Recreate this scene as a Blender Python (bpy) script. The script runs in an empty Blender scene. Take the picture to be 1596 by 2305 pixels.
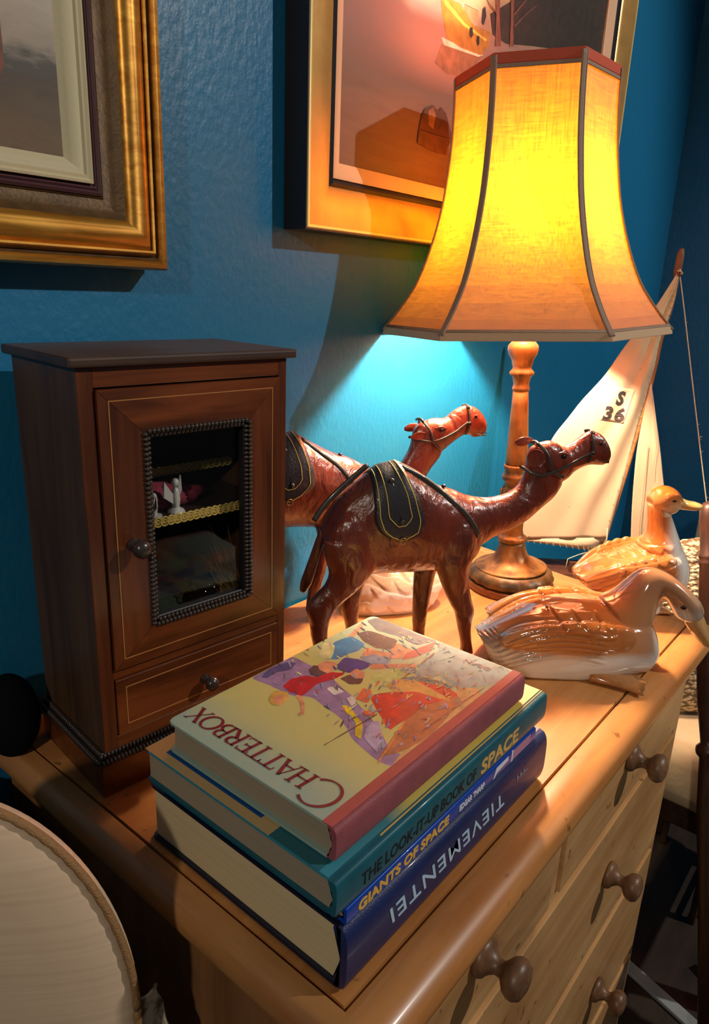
import bpy, bmesh, math, random
from mathutils import Vector, Matrix, noise
random.seed(7)
C = bpy.context.scene.collection
SC = bpy.context.scene
PI = math.pi
R = math.radians

# ---------------------------------------------------------------- camera
YAW, PITCH, ROLL = 0.8911699, 0.30436303, 0.04002427
FPX = 1598.777
cam_d = bpy.data.cameras.new('camera')
cam = bpy.data.objects.new('camera', cam_d); C.objects.link(cam)
fw = Vector((math.sin(YAW)*math.cos(PITCH), math.cos(YAW)*math.cos(PITCH), -math.sin(PITCH)))
rt = Vector((math.cos(YAW), -math.sin(YAW), 0)); up = rt.cross(fw)
r2 = math.cos(ROLL)*rt + math.sin(ROLL)*up; u2 = -math.sin(ROLL)*rt + math.cos(ROLL)*up
m = Matrix.Identity(4)
for i in range(3):
    m[i][0] = r2[i]; m[i][1] = u2[i]; m[i][2] = -fw[i]
m[0][3], m[1][3], m[2][3] = 0.0, 0.0, 0.46
cam.matrix_world = m
cam_d.sensor_fit = 'VERTICAL'; cam_d.sensor_height = 24.0
cam_d.lens = FPX/2305*24.0
cam_d.clip_start = 0.02
SC.camera = cam

# ---------------------------------------------------------------- world, lights, exposure
w = bpy.data.worlds.new('world'); SC.world = w; w.use_nodes = True
w.node_tree.nodes['Background'].inputs[0].default_value = (0.85, 0.92, 1.0, 1)
w.node_tree.nodes['Background'].inputs[1].default_value = 0.055
SC.view_settings.view_transform = 'Standard'; SC.view_settings.look = 'None'
SC.view_settings.gamma = 1.0; SC.view_settings.use_curve_mapping = False
SC.view_settings.exposure = 0.0

def spot(name, loc, target, power, color, size, cone, blend=0.5):
    d = bpy.data.lights.new(name, 'SPOT'); d.energy = power; d.color = color
    d.shadow_soft_size = size; d.spot_size = R(cone); d.spot_blend = blend
    o = bpy.data.objects.new(name, d); C.objects.link(o); o.location = loc
    o.rotation_euler = (Vector(target)-Vector(loc)).to_track_quat('-Z', 'Y').to_euler()
    return o
# ceiling spotlight of the shop in front and to the right of the chest
spot('ceiling_spotlight', (1.95, -1.85, 2.05), (0.85, 0.45, 0.3), 190, (1.0, 0.93, 0.84), 0.025, 62)
# second, weaker ceiling lamp to the left of the camera
spot('side_ceiling_spotlight', (-1.4, -0.55, 1.25), (0.25, 0.4, 0.05), 45, (1.0, 0.88, 0.72), 0.05, 60)
BULB_W = 57.0

# ---------------------------------------------------------------- material helpers
def new_mat(name):
    mt = bpy.data.materials.new(name); mt.use_nodes = True
    nt = mt.node_tree; b = nt.nodes['Principled BSDF']
    return mt, nt, b
def rgb(r, g, b):
    f = lambda c: (c/255/12.92) if c/255 <= 0.04045 else ((c/255+0.055)/1.055)**2.4
    return (f(r), f(g), f(b), 1)
def plain(name, col, rough=0.5, metal=0.0, coat=0.0, bump=0.0, bscale=200.0, var=0.0, vscale=8.0, spec=0.5):
    mt, nt, b = new_mat(name)
    b.inputs['Base Color'].default_value = col; b.inputs['Roughness'].default_value = rough
    b.inputs['Metallic'].default_value = metal; b.inputs['Coat Weight'].default_value = coat
    b.inputs['Coat Roughness'].default_value = 0.08
    b.inputs['Specular IOR Level'].default_value = spec
    tc = nt.nodes.new('ShaderNodeTexCoord')
    if var > 0:
        n = nt.nodes.new('ShaderNodeTexNoise'); n.inputs['Scale'].default_value = vscale; n.inputs['Detail'].default_value = 6
        nt.links.new(tc.outputs['Object'], n.inputs['Vector'])
        r = nt.nodes.new('ShaderNodeValToRGB')
        r.color_ramp.elements[0].position = 0.3; r.color_ramp.elements[1].position = 0.7
        r.color_ramp.elements[0].color = tuple(c*(1-var) for c in col[:3])+(1,)
        r.color_ramp.elements[1].color = tuple(min(1, c*(1+var)) for c in col[:3])+(1,)
        nt.links.new(n.outputs['Fac'], r.inputs['Fac']); nt.links.new(r.outputs['Color'], b.inputs['Base Color'])
    if bump > 0:
        n = nt.nodes.new('ShaderNodeTexNoise'); n.inputs['Scale'].default_value = bscale; n.inputs['Detail'].default_value = 3
        nt.links.new(tc.outputs['Object'], n.inputs['Vector'])
        bp = nt.nodes.new('ShaderNodeBump'); bp.inputs['Strength'].default_value = bump; bp.inputs['Distance'].default_value = 0.002
        nt.links.new(n.outputs['Fac'], bp.inputs['Height']); nt.links.new(bp.outputs['Normal'], b.inputs['Normal'])
    return mt
def wood(name, c1, c2, axis='X', scale=14.0, rough=0.4, stretch=14.0, coat=0.0, knots=0.0, spec=0.5, dirt=None):
    mt, nt, b = new_mat(name)
    tc = nt.nodes.new('ShaderNodeTexCoord'); mp = nt.nodes.new('ShaderNodeMapping')
    s = [scale]*3; s['XYZ'.index(axis)] = scale/stretch
    mp.inputs['Scale'].default_value = s
    nt.links.new(tc.outputs['Object'], mp.inputs['Vector'])
    n = nt.nodes.new('ShaderNodeTexNoise'); n.inputs['Scale'].default_value = 3.0; n.inputs['Detail'].default_value = 8
    n.inputs['Distortion'].default_value = 0.6; n.inputs['Roughness'].default_value = 0.6
    nt.links.new(mp.outputs['Vector'], n.inputs['Vector'])
    r = nt.nodes.new('ShaderNodeValToRGB')
    r.color_ramp.elements[0].position = 0.32; r.color_ramp.elements[1].position = 0.68
    r.color_ramp.elements[0].color = c1; r.color_ramp.elements[1].color = c2
    nt.links.new(n.outputs['Fac'], r.inputs['Fac'])
    col = r.outputs['Color']
    n2 = nt.nodes.new('ShaderNodeTexNoise'); n2.inputs['Scale'].default_value = 6.0; n2.inputs['Detail'].default_value = 5
    nt.links.new(tc.outputs['Object'], n2.inputs['Vector'])
    r2_ = nt.nodes.new('ShaderNodeValToRGB')
    r2_.color_ramp.elements[0].position = 0.35; r2_.color_ramp.elements[1].position = 0.62
    r2_.color_ramp.elements[0].color = (0.62, 0.56, 0.5, 1); r2_.color_ramp.elements[1].color = (1.08, 1.05, 1.0, 1)
    nt.links.new(n2.outputs['Fac'], r2_.inputs['Fac'])
    mx = nt.nodes.new('ShaderNodeMix'); mx.data_type = 'RGBA'; mx.blend_type = 'MULTIPLY'; mx.inputs[0].default_value = 0.55
    nt.links.new(col, mx.inputs[6]); nt.links.new(r2_.outputs['Color'], mx.inputs[7]); col = mx.outputs[2]
    if knots > 0:
        v = nt.nodes.new('ShaderNodeTexNoise'); v.inputs['Scale'].default_value = 55.0; v.inputs['Detail'].default_value = 2
        nt.links.new(tc.outputs['Object'], v.inputs['Vector'])
        rr = nt.nodes.new('ShaderNodeValToRGB')
        rr.color_ramp.elements[0].position = 0.27; rr.color_ramp.elements[1].position = 0.31
        rr.color_ramp.elements[0].color = (0.22, 0.15, 0.1, 1); rr.color_ramp.elements[1].color = (1, 1, 1, 1)
        nt.links.new(v.outputs['Fac'], rr.inputs['Fac'])
        mk = nt.nodes.new('ShaderNodeMix'); mk.data_type = 'RGBA'; mk.blend_type = 'MULTIPLY'; mk.inputs[0].default_value = knots
        nt.links.new(col, mk.inputs[6]); nt.links.new(rr.outputs['Color'], mk.inputs[7]); col = mk.outputs[2]
    nt.links.new(col, b.inputs['Base Color'])
    b.inputs['Roughness'].default_value = rough; b.inputs['Coat Weight'].default_value = coat
    b.inputs['Coat Roughness'].default_value = 0.15; b.inputs['Specular IOR Level'].default_value = spec
    bp = nt.nodes.new('ShaderNodeBump'); bp.inputs['Strength'].default_value = 0.12; bp.inputs['Distance'].default_value = 0.001
    nt.links.new(n.outputs['Fac'], bp.inputs['Height']); nt.links.new(bp.outputs['Normal'], b.inputs['Normal'])
    return mt
def vcol_mat(name, rough=0.1, coat=1.0, metal=0.0):
    mt, nt, b = new_mat(name)
    a = nt.nodes.new('ShaderNodeVertexColor'); a.layer_name = 'Col'
    nt.links.new(a.outputs['Color'], b.inputs['Base Color'])
    b.inputs['Roughness'].default_value = rough; b.inputs['Coat Weight'].default_value = coat
    b.inputs['Coat Roughness'].default_value = 0.03; b.inputs['Metallic'].default_value = metal
    return mt

# ---------------------------------------------------------------- mesh helpers
def link(name, me, mats, parent=None, smooth=False):
    o = bpy.data.objects.new(name, me); C.objects.link(o)
    for mm in (mats if isinstance(mats, (list, tuple)) else [mats]): me.materials.append(mm)
    if smooth:
        for p in me.polygons: p.use_smooth = True
    if parent: o.parent = parent
    return o
def obj(name, bm, mats, parent=None, smooth=False, sharp=None):
    me = bpy.data.meshes.new(name)
    bmesh.ops.recalc_face_normals(bm, faces=bm.faces[:])
    bm.to_mesh(me); bm.free()
    o = link(name, me, mats, parent, smooth)
    if smooth and sharp is not None:
        me.set_sharp_from_angle(angle=R(sharp))
    return o
def tag(o, label=None, cat=None, group=None, kind=None):
    if label: o['label'] = label
    if cat: o['category'] = cat
    if group: o['group'] = group
    if kind: o['kind'] = kind
    return o
def thing(name, label, cat, loc=(0, 0, 0), rotz=0.0, group=None):
    o = bpy.data.objects.new(name, None); C.objects.link(o); o.empty_display_size = 0.02
    o.location = loc; o.rotation_euler = (0, 0, rotz)
    return tag(o, label, cat, group)
def struct(o): o['kind'] = 'structure'; return o
def box(bm, x0, x1, y0, y1, z0, z1, bev=0.0, mi=0):
    v = [bm.verts.new((x, y, z)) for z in (z0, z1) for y in (y0, y1) for x in (x0, x1)]
    fs = []
    for q in ((0, 2, 3, 1), (4, 5, 7, 6), (0, 1, 5, 4), (2, 6, 7, 3), (0, 4, 6, 2), (1, 3, 7, 5)):
        f = bm.faces.new([v[i] for i in q]); f.material_index = mi; fs.append(f)
    if bev > 0:
        es = list({e for f in fs for e in f.edges})
        bmesh.ops.bevel(bm, geom=es, offset=bev, segments=3, affect='EDGES', profile=0.6)
    return bm
def rings(bm, RR, cap=True, mi=0):
    n = len(RR[0]); vs = [[bm.verts.new(p) for p in r] for r in RR]
    for a, b in zip(vs[:-1], vs[1:]):
        for i in range(n):
            f = bm.faces.new((a[i], a[(i+1) % n], b[(i+1) % n], b[i])); f.material_index = mi
    if cap:
        for r in (vs[0], vs[-1]):
            c = sum((v.co for v in r), Vector())/n; cv = bm.verts.new(c)
            for i in range(n):
                f = bm.faces.new((r[i], r[(i+1) % n], cv)); f.material_index = mi
    return vs
def lathe(bm, prof, n=32, c=(0, 0, 0), flute=None):
    RR = []
    for k, (r, z) in enumerate(prof):
        ring = []
        for i in range(n):
            a = 2*PI*i/n; rr = r*(flute(a, z) if flute else 1.0)
            ring.append(Vector((c[0]+rr*math.cos(a), c[1]+rr*math.sin(a), c[2]+z)))
        RR.append(ring)
    return rings(bm, RR)
def tube(bm, pts, r, n=8, flat=1.0, nrm=None):
    pts = [Vector(p) for p in pts]; RR = []; N = None
    for i, p in enumerate(pts):
        t = (pts[min(i+1, len(pts)-1)]-pts[max(i-1, 0)])
        if t.length < 1e-9: t = Vector((0, 0, 1))
        t.normalize()
        if nrm is not None: N = Vector(nrm[i] if isinstance(nrm, list) else nrm)
        elif N is None: N = t.orthogonal()
        N = (N-t*N.dot(t)); N = N.normalized() if N.length > 1e-6 else t.orthogonal().normalized()
        B = t.cross(N)
        rr = r[i] if isinstance(r, (list, tuple)) else r
        RR.append([p+B*(rr*math.cos(2*PI*k/n))+N*(rr*flat*math.sin(2*PI*k/n)) for k in range(n)])
    rings(bm, RR); return bm
def spline(P, n=6):
    P = [Vector(p) for p in P]; out = []
    for i in range(len(P)-1):
        p0 = P[max(i-1, 0)]; p1 = P[i]; p2 = P[i+1]; p3 = P[min(i+2, len(P)-1)]
        for k in range(n):
            t = k/n
            out.append(0.5*((2*p1)+(p2-p0)*t+(2*p0-5*p1+4*p2-p3)*t*t+(3*p1-p0-3*p2+p3)*t**3))
    out.append(P[-1]); return out
def densify(L, n=4):
    V = [tuple(l) for l in L]; out = []
    for i in range(len(V)-1):
        q = [V[max(i-1, 0)], V[i], V[i+1], V[min(i+2, len(V)-1)]]
        for k in range(n):
            t = k/n
            out.append([0.5*((2*q[1][j])+(q[2][j]-q[0][j])*t+(2*q[0][j]-5*q[1][j]+4*q[2][j]-q[3][j])*t*t+(3*q[1][j]-q[0][j]-3*q[2][j]+q[3][j])*t**3) for j in range(len(V[0]))])
    out.append(list(V[-1])); return out
def loft(bm, L, dens=4, n=28, shrink=0.0, zmin=0.0, wfac=1.0, side=1):
    """rings through pairs of outline points (x0,z0)-(x1,z1) with a lateral half width"""
    RR = []
    for x0, z0, x1, z1, wd, off in densify(L, dens):
        c = Vector(((x0+x1)/2, off*side, (z0+z1)/2)); a = Vector(((x0-x1)/2, 0, (z0-z1)/2))
        h = a.length
        if shrink > 0:
            h2 = math.sqrt(max(h*h-(wd*shrink)**2, (0.45*h)**2)); a = a*(h2/h)
        wd = max(wd, 0.002)*wfac
        ring = []
        for k in range(n):
            t = 2*PI*k/n
            p = c+a*math.sin(t)+Vector((0, wd*math.cos(t), 0))
            p.z = max(p.z, zmin); ring.append(p)
        RR.append(ring)
    rings(bm, RR); return bm
def ball(bm, c, r, seg=16, rot=None):
    m_ = Matrix.Translation(Vector(c))
    if rot: m_ = m_ @ rot
    r = r if isinstance(r, (tuple, list)) else (r, r, r)
    bmesh.ops.create_uvsphere(bm, u_segments=seg, v_segments=max(6, seg//2), radius=1.0, matrix=m_ @ Matrix.Diagonal((r[0], r[1], r[2], 1)))
    return bm
def fuse(name, bm, mats, parent, voxel=0.0015, smooth=6, disp=None, col=None, zmin=None):
    me = bpy.data.meshes.new('tmp'); bmesh.ops.recalc_face_normals(bm, faces=bm.faces[:]); bm.to_mesh(me); bm.free()
    t = bpy.data.objects.new('tmp', me); C.objects.link(t)
    md = t.modifiers.new('r', 'REMESH'); md.mode = 'VOXEL'; md.voxel_size = voxel
    ms = t.modifiers.new('s', 'SMOOTH'); ms.iterations = smooth; ms.factor = 0.5
    dg = bpy.context.evaluated_depsgraph_get(); dg.update()
    out = bpy.data.meshes.new_from_object(t.evaluated_get(dg)); out.name = name
    bpy.data.objects.remove(t); bpy.data.meshes.remove(me)
    if disp:
        nr = [v.normal.copy() for v in out.vertices]
        for v, nn in zip(out.vertices, nr):
            v.co = v.co+nn*disp(v.co, nn)
    if zmin is not None:
        for v in out.vertices: v.co.z = max(v.co.z, zmin)
    out.materials.clear()
    o = link(name, out, mats, parent, True)
    if col:
        at = out.color_attributes.new('Col', 'FLOAT_COLOR', 'POINT')
        for i, v in enumerate(out.vertices):
            at.data[i].color = tuple(col(v.co, v.normal))+(1.0,)
    return o
def text_bm(s, size, extrude=0.0003, shear=0.0, bold=0.0, space=1.0, sx=1.0):
    cu = bpy.data.curves.new('txt', 'FONT'); cu.body = s; cu.size = size; cu.extrude = extrude
    cu.shear = shear; cu.offset = bold; cu.space_character = space; cu.resolution_u = 3
    t = bpy.data.objects.new('txt', cu); C.objects.link(t)
    dg = bpy.context.evaluated_depsgraph_get(); dg.update()
    me = bpy.data.meshes.new_from_object(t.evaluated_get(dg))
    bm = bmesh.new(); bm.from_mesh(me)
    bpy.data.objects.remove(t); bpy.data.curves.remove(cu); bpy.data.meshes.remove(me)
    for v in bm.verts: v.co.x *= sx
    return bm
def place_text(name, s, size, origin, right, upv, mt, parent, width=None, extrude=0.0003, shear=0.0, bold=0.0, space=1.0, sx=1.0):
    bm = text_bm(s, size, extrude, shear, bold, space, sx)
    xs = [v.co.x for v in bm.verts]; x0, x1 = min(xs), max(xs)
    k = 1.0 if width is None else width/(x1-x0)
    rv = Vector(right).normalized(); uv = Vector(upv).normalized(); nv = rv.cross(uv); O = Vector(origin)
    for v in bm.verts:
        v.co = O+rv*((v.co.x-x0)*k)+uv*v.co.y+nv*v.co.z
    return obj(name, bm, mt, parent)
def poly_prism(bm, pts3, nrm, th, mi=0):
    nrm = Vector(nrm)*th; n = len(pts3)
    a = [bm.verts.new(Vector(p)) for p in pts3]; b = [bm.verts.new(Vector(p)+nrm) for p in pts3]
    fs = [bm.faces.new(a[::-1]), bm.faces.new(b)]
    for i in range(n): fs.append(bm.faces.new((a[i], a[(i+1) % n], b[(i+1) % n], b[i])))
    for f in fs: f.material_index = mi
    return bm
def frame_sweep(bm, x0, x1, z0, z1, prof, mi=0):
    """closed profile of (inset from the outer edge, y) swept round a rectangle with mitred corners"""
    vs = []
    for sx, sz, X, Z in ((1, 1, x0, z0), (-1, 1, x1, z0), (-1, -1, x1, z1), (1, -1, x0, z1)):
        vs.append([bm.verts.new((X+sx*i, y, Z+sz*i)) for i, y in prof])
    n = len(prof)
    for k in range(4):
        a, b = vs[k], vs[(k+1) % 4]
        for i in range(n):
            f = bm.faces.new((a[i], a[(i+1) % n], b[(i+1) % n], b[i])); f.material_index = mi
    return bm
def interp(L, x):
    if x <= L[0][0]: return L[0][1:]
    for a, b in zip(L[:-1], L[1:]):
        if x <= b[0]:
            t = (x-a[0])/max(1e-9, b[0]-a[0]); return [p+(q-p)*t for p, q in zip(a[1:], b[1:])]
    return L[-1][1:]
def mix3(a, b, t):
    t = min(1, max(0, t)); return [x+(y-x)*t for x, y in zip(a[:3], b[:3])]
def sstep(a, b, x):
    t = min(1, max(0, (x-a)/(b-a))); return t*t*(3-2*t)

# ---------------------------------------------------------------- outline tables (metres, local to each object)
CAM_BODY=[(-0.1997,0.1804,-0.1945,0.1554,0.012,0.0),(-0.1916,0.1962,-0.1875,0.1438,0.02,0.0),(-0.1764,0.2196,-0.1705,0.1227,0.03,0.0),(-0.1558,0.2373,-0.1481,0.1166,0.034,0.0),(-0.1324,0.2544,-0.1255,0.1162,0.036,0.0),(-0.1054,0.2598,-0.0997,0.1156,0.036,0.0),(-0.0797,0.2478,-0.0706,0.1147,0.036,0.0),(-0.0501,0.2303,-0.044,0.1155,0.034,0.0),(-0.0262,0.2224,-0.017,0.1164,0.032,0.0),(-0.0048,0.213,0.008,0.1265,0.026,0.0),(0.012,0.2094,0.0152,0.1468,0.018,0.0)]
CAM_NECK=[(-0.0139,0.2162,0.0056,0.1356,0.024,0.0),(0.0135,0.2099,0.0315,0.1532,0.02,0.0),(0.0376,0.2105,0.0584,0.1633,0.018,0.0),(0.0583,0.2173,0.0821,0.1753,0.0165,0.0),(0.0706,0.231,0.1023,0.1919,0.0155,0.0),(0.0734,0.2508,0.1196,0.2058,0.016,0.0),(0.0741,0.2648,0.13,0.2229,0.016,0.0)]
CAM_HEAD=[(0.0741,0.2648,0.1167,0.2263,0.013,0.0),(0.0789,0.2752,0.1264,0.2254,0.016,0.0),(0.0936,0.281,0.1369,0.2308,0.017,0.0),(0.109,0.282,0.1439,0.2383,0.016,0.0),(0.1258,0.274,0.1527,0.2438,0.0135,0.0),(0.1436,0.2826,0.1651,0.2478,0.012,0.0),(0.1611,0.2935,0.1749,0.248,0.012,0.0),(0.1778,0.2904,0.1883,0.247,0.012,0.0),(0.1895,0.2788,0.1958,0.2511,0.01,0.0),(0.1967,0.2656,0.1965,0.2569,0.005,0.0)]
CAM_LEG_FN=[(-0.0576,0.1646,0.0011,0.1607,0.014,-0.02),(-0.0541,0.1445,0.001,0.1405,0.017,-0.02),(-0.0493,0.121,-0.0058,0.1234,0.016,-0.02),(-0.0409,0.0998,-0.0038,0.1026,0.013,-0.02),(-0.0284,0.0748,0.0034,0.0748,0.0115,-0.02),(-0.0196,0.0603,0.0078,0.0607,0.012,-0.02),(-0.0165,0.0493,0.0061,0.047,0.01,-0.02),(-0.012,0.0334,0.006,0.0314,0.0085,-0.02),(-0.0069,0.014,0.0091,0.0122,0.009,-0.02),(-0.0056,-0.0004,0.0124,-0.0025,0.011,-0.02)]
CAM_LEG_FF=[(-0.0671,0.1333,-0.0215,0.1301,0.014,0.02),(-0.0641,0.1122,-0.0321,0.1097,0.015,0.02),(-0.0636,0.0909,-0.036,0.0886,0.0125,0.02),(-0.0627,0.06,-0.0398,0.0578,0.0115,0.02),(-0.0616,0.0348,-0.0423,0.0328,0.01,0.02),(-0.0597,0.0154,-0.0428,0.0136,0.0085,0.02),(-0.059,-0.004,-0.0414,-0.006,0.011,0.02)]
CAM_LEG_HN=[(-0.2001,0.1739,-0.1369,0.1587,0.018,-0.02),(-0.1982,0.1521,-0.1329,0.1334,0.02,-0.02),(-0.1923,0.1297,-0.1419,0.12,0.018,-0.02),(-0.1972,0.1134,-0.1577,0.1029,0.015,-0.02),(-0.2076,0.1031,-0.1696,0.0925,0.013,-0.02),(-0.2184,0.09,-0.1796,0.0829,0.012,-0.02),(-0.2184,0.0758,-0.1874,0.0713,0.0115,-0.02),(-0.2147,0.0611,-0.1909,0.0586,0.01,-0.02),(-0.213,0.0464,-0.1916,0.0455,0.0095,-0.02),(-0.21,0.0314,-0.1909,0.0292,0.009,-0.02),(-0.2082,0.0074,-0.1902,0.0051,0.009,-0.02),(-0.2106,-0.0089,-0.1878,-0.0119,0.011,-0.02)]
CAM_LEG_HF=[(-0.1623,0.1286,-0.1281,0.126,0.018,0.02),(-0.1643,0.1054,-0.1313,0.1026,0.016,0.02),(-0.1659,0.0848,-0.1355,0.085,0.013,0.02),(-0.1659,0.0668,-0.1384,0.0641,0.012,0.02),(-0.1616,0.0512,-0.1392,0.0489,0.0105,0.02),(-0.1567,0.0353,-0.14,0.0336,0.009,0.02),(-0.1548,0.0134,-0.14,0.0117,0.009,0.02),(-0.1553,-0.0055,-0.1383,-0.0075,0.011,0.02)]
CAM_TAIL=[(-0.198,0.1858,-0.1898,0.1771,0.005,0),(-0.2042,0.1671,-0.1947,0.1623,0.006,0),(-0.2104,0.1482,-0.1996,0.1433,0.006,0),(-0.2167,0.1292,-0.2045,0.124,0.006,0),(-0.2223,0.1127,-0.2096,0.1074,0.006,0),(-0.2232,0.1,-0.2161,0.098,0.004,0)]
CAM_EARN=[(0.0779,0.2626)]
CAM_EARF=[(0.0594,0.2782)]
CAM_EYE=[(0.1171,0.2642)]
CAM_NOS=[(0.171,0.2782)]
CAM_SADDLE=[(-0.1411,0.2644),(-0.1421,0.2053),(-0.136,0.1891),(-0.1247,0.1776),(-0.1068,0.1724),(-0.0919,0.1755),(-0.0816,0.1858),(-0.0785,0.1991),(-0.0872,0.2261),(-0.0995,0.2475),(-0.1113,0.2672)]
CAM_RING=[(-0.1052,0.1696)]
CAM_BELT1=[(-0.1421,0.2581),(-0.1694,0.2351),(-0.194,0.2107),(-0.2074,0.1908)]
CAM_BELT2=[(-0.1027,0.2567),(-0.072,0.2412),(-0.0425,0.2187),(-0.0178,0.1957),(0.0025,0.1666)]
CAM_HALT1=[(0.0831,0.2811),(0.0941,0.2676),(0.1024,0.2451)]
CAM_HALT2=[(0.066,0.2491),(0.0839,0.2401),(0.1026,0.2437),(0.1375,0.258),(0.1615,0.2671)]
CAM_HALT3=[(0.1618,0.2951),(0.162,0.2685),(0.159,0.253)]
CAM_HALT4=[(0.1024,0.2451),(0.1252,0.2343)]
BK_BODY=[(-0.225,0.197,-0.2227,0.1615,0.012,0.0),(-0.2075,0.2245,-0.2053,0.1477,0.026,0.0),(-0.1842,0.2459,-0.1814,0.142,0.034,0.0),(-0.1577,0.2659,-0.1569,0.1408,0.036,0.0),(-0.1338,0.2719,-0.132,0.1397,0.036,0.0),(-0.1091,0.259,-0.1096,0.1372,0.036,0.0),(-0.0803,0.244,-0.0803,0.1356,0.034,0.0),(-0.0541,0.2348,-0.0537,0.1376,0.03,0.0),(-0.0304,0.2225,-0.0337,0.1452,0.024,0.0),(-0.0166,0.2153,-0.0189,0.1599,0.016,0.0)]
BK_NECK=[(-0.0405,0.2247,-0.0338,0.1485,0.022,0.0),(-0.0131,0.2141,0.0003,0.1565,0.019,0.0),(0.0112,0.2111,0.0317,0.165,0.0175,0.0),(0.03,0.2183,0.063,0.1819,0.016,0.0),(0.0365,0.2258,0.0829,0.2092,0.015,0.0),(0.045,0.2411,0.0957,0.2236,0.015,0.0),(0.0484,0.2582,0.1009,0.2362,0.0155,0.0)]
BK_HEAD=[(0.0476,0.2598,0.0975,0.2332,0.012,0.0),(0.0521,0.2714,0.1029,0.2352,0.0155,0.0),(0.0646,0.2793,0.1141,0.2436,0.016,0.0),(0.0822,0.2838,0.1222,0.2489,0.015,0.0),(0.1022,0.284,0.1319,0.2539,0.0125,0.0),(0.1161,0.2938,0.143,0.2573,0.0115,0.0),(0.134,0.3008,0.1543,0.2518,0.0115,0.0),(0.1532,0.2979,0.1658,0.2522,0.0115,0.0),(0.1679,0.2862,0.1733,0.2551,0.01,0.0),(0.1764,0.2729,0.1755,0.2599,0.005,0.0)]
BK_LEG_FN=[(-0.1072,0.1668,-0.0617,0.1561,0.014,-0.016),(-0.1066,0.142,-0.0774,0.1357,0.015,-0.016),(-0.1029,0.1228,-0.0851,0.1207,0.012,-0.016),(-0.1054,0.0913,-0.0904,0.0893,0.011,-0.016),(-0.1128,0.0599,-0.0961,0.0575,0.0105,-0.016),(-0.1166,0.0408,-0.1015,0.0385,0.009,-0.016),(-0.1183,0.0245,-0.1038,0.0222,0.009,-0.016),(-0.119,0.013,-0.1018,0.0101,0.011,-0.016)]
BK_LEG_HN=[(-0.2212,0.1896,-0.1807,0.174,0.016,-0.016),(-0.2202,0.1544,-0.1836,0.1444,0.016,-0.016),(-0.222,0.1248,-0.1956,0.1216,0.012,-0.016),(-0.2265,0.1073,-0.2046,0.1044,0.011,-0.016),(-0.224,0.0762,-0.2078,0.0739,0.009,-0.016),(-0.223,0.0385,-0.2075,0.0359,0.009,-0.016),(-0.2251,0.0181,-0.2058,0.0147,0.011,-0.016)]
BK_EARN=[(0.049,0.2621)]
BK_EYE=[(0.0887,0.2685)]
BK_NOS=[(0.1462,0.2848)]
BK_SADDLE=[(-0.1821,0.2787),(-0.1877,0.2209),(-0.179,0.1974),(-0.1555,0.1895),(-0.1317,0.1961),(-0.1199,0.2098),(-0.1203,0.2301),(-0.1314,0.2593),(-0.139,0.2752)]
BK_BELT2=[(-0.1301,0.2663),(-0.1025,0.2462),(-0.0771,0.227),(-0.0588,0.2048)]
BK_HALT1=[(0.059,0.2837),(0.0691,0.2679),(0.0738,0.2536)]
BK_HALT2=[(0.0452,0.2567),(0.0739,0.2521),(0.1093,0.2628),(0.1357,0.2774)]
BK_HALT3=[(0.137,0.3009),(0.1376,0.2773),(0.1351,0.2583)]
BK_HALT4=[(0.0739,0.2521),(0.0915,0.2368)]
DA_BODY=[(-0.1086,0.044,-0.1031,0.0362,0.012,0.0),(-0.095,0.05,-0.0863,0.0018,0.034,0.0),(-0.0812,0.0583,-0.0713,-0.0214,0.048,0.0),(-0.0615,0.0689,-0.0464,-0.0352,0.056,0.0),(-0.0341,0.083,-0.0157,-0.0406,0.06,0.0),(-0.002,0.0916,0.0187,-0.0399,0.062,0.0),(0.0309,0.0939,0.0524,-0.0332,0.062,0.0),(0.0604,0.0909,0.0771,-0.0243,0.06,0.0),(0.0815,0.0892,0.102,-0.0178,0.056,0.0),(0.1036,0.0819,0.1207,-0.0126,0.048,0.0),(0.1201,0.0642,0.1306,-0.0005,0.034,0.0),(0.1291,0.0415,0.1328,0.016,0.015,0.0)]
DA_NECK=[(0.0521,0.0907,0.1193,0.0227,0.044,0.0),(0.0698,0.0978,0.1222,0.0574,0.036,0.0),(0.0859,0.1148,0.1251,0.0847,0.028,0.0),(0.0974,0.129,0.1284,0.0935,0.023,-0.002),(0.1121,0.1345,0.1293,0.0955,0.0205,-0.004),(0.1295,0.1301,0.135,0.0919,0.02,-0.008),(0.1434,0.1223,0.1422,0.0816,0.021,-0.012),(0.1591,0.1103,0.147,0.0736,0.024,-0.016),(0.1704,0.0992,0.1528,0.0712,0.024,-0.02),(0.1764,0.0871,0.158,0.0716,0.018,-0.022)]
DA_BILL=[(0.1756,0.0849,0.1528,0.0754,0.012,-0.022),(0.1818,0.0715,0.1588,0.0643,0.014,-0.024),(0.1893,0.0571,0.1672,0.0536,0.0155,-0.026),(0.1954,0.0459,0.1768,0.0432,0.015,-0.028),(0.1959,0.0391,0.1871,0.038,0.009,-0.028)]
DA_EYE=[(0.1444,0.0943)]
DA_FOOT=[(0.0202,-0.0094),(0.0475,-0.0111),(0.0721,-0.0014),(0.0741,-0.0222)]
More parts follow.
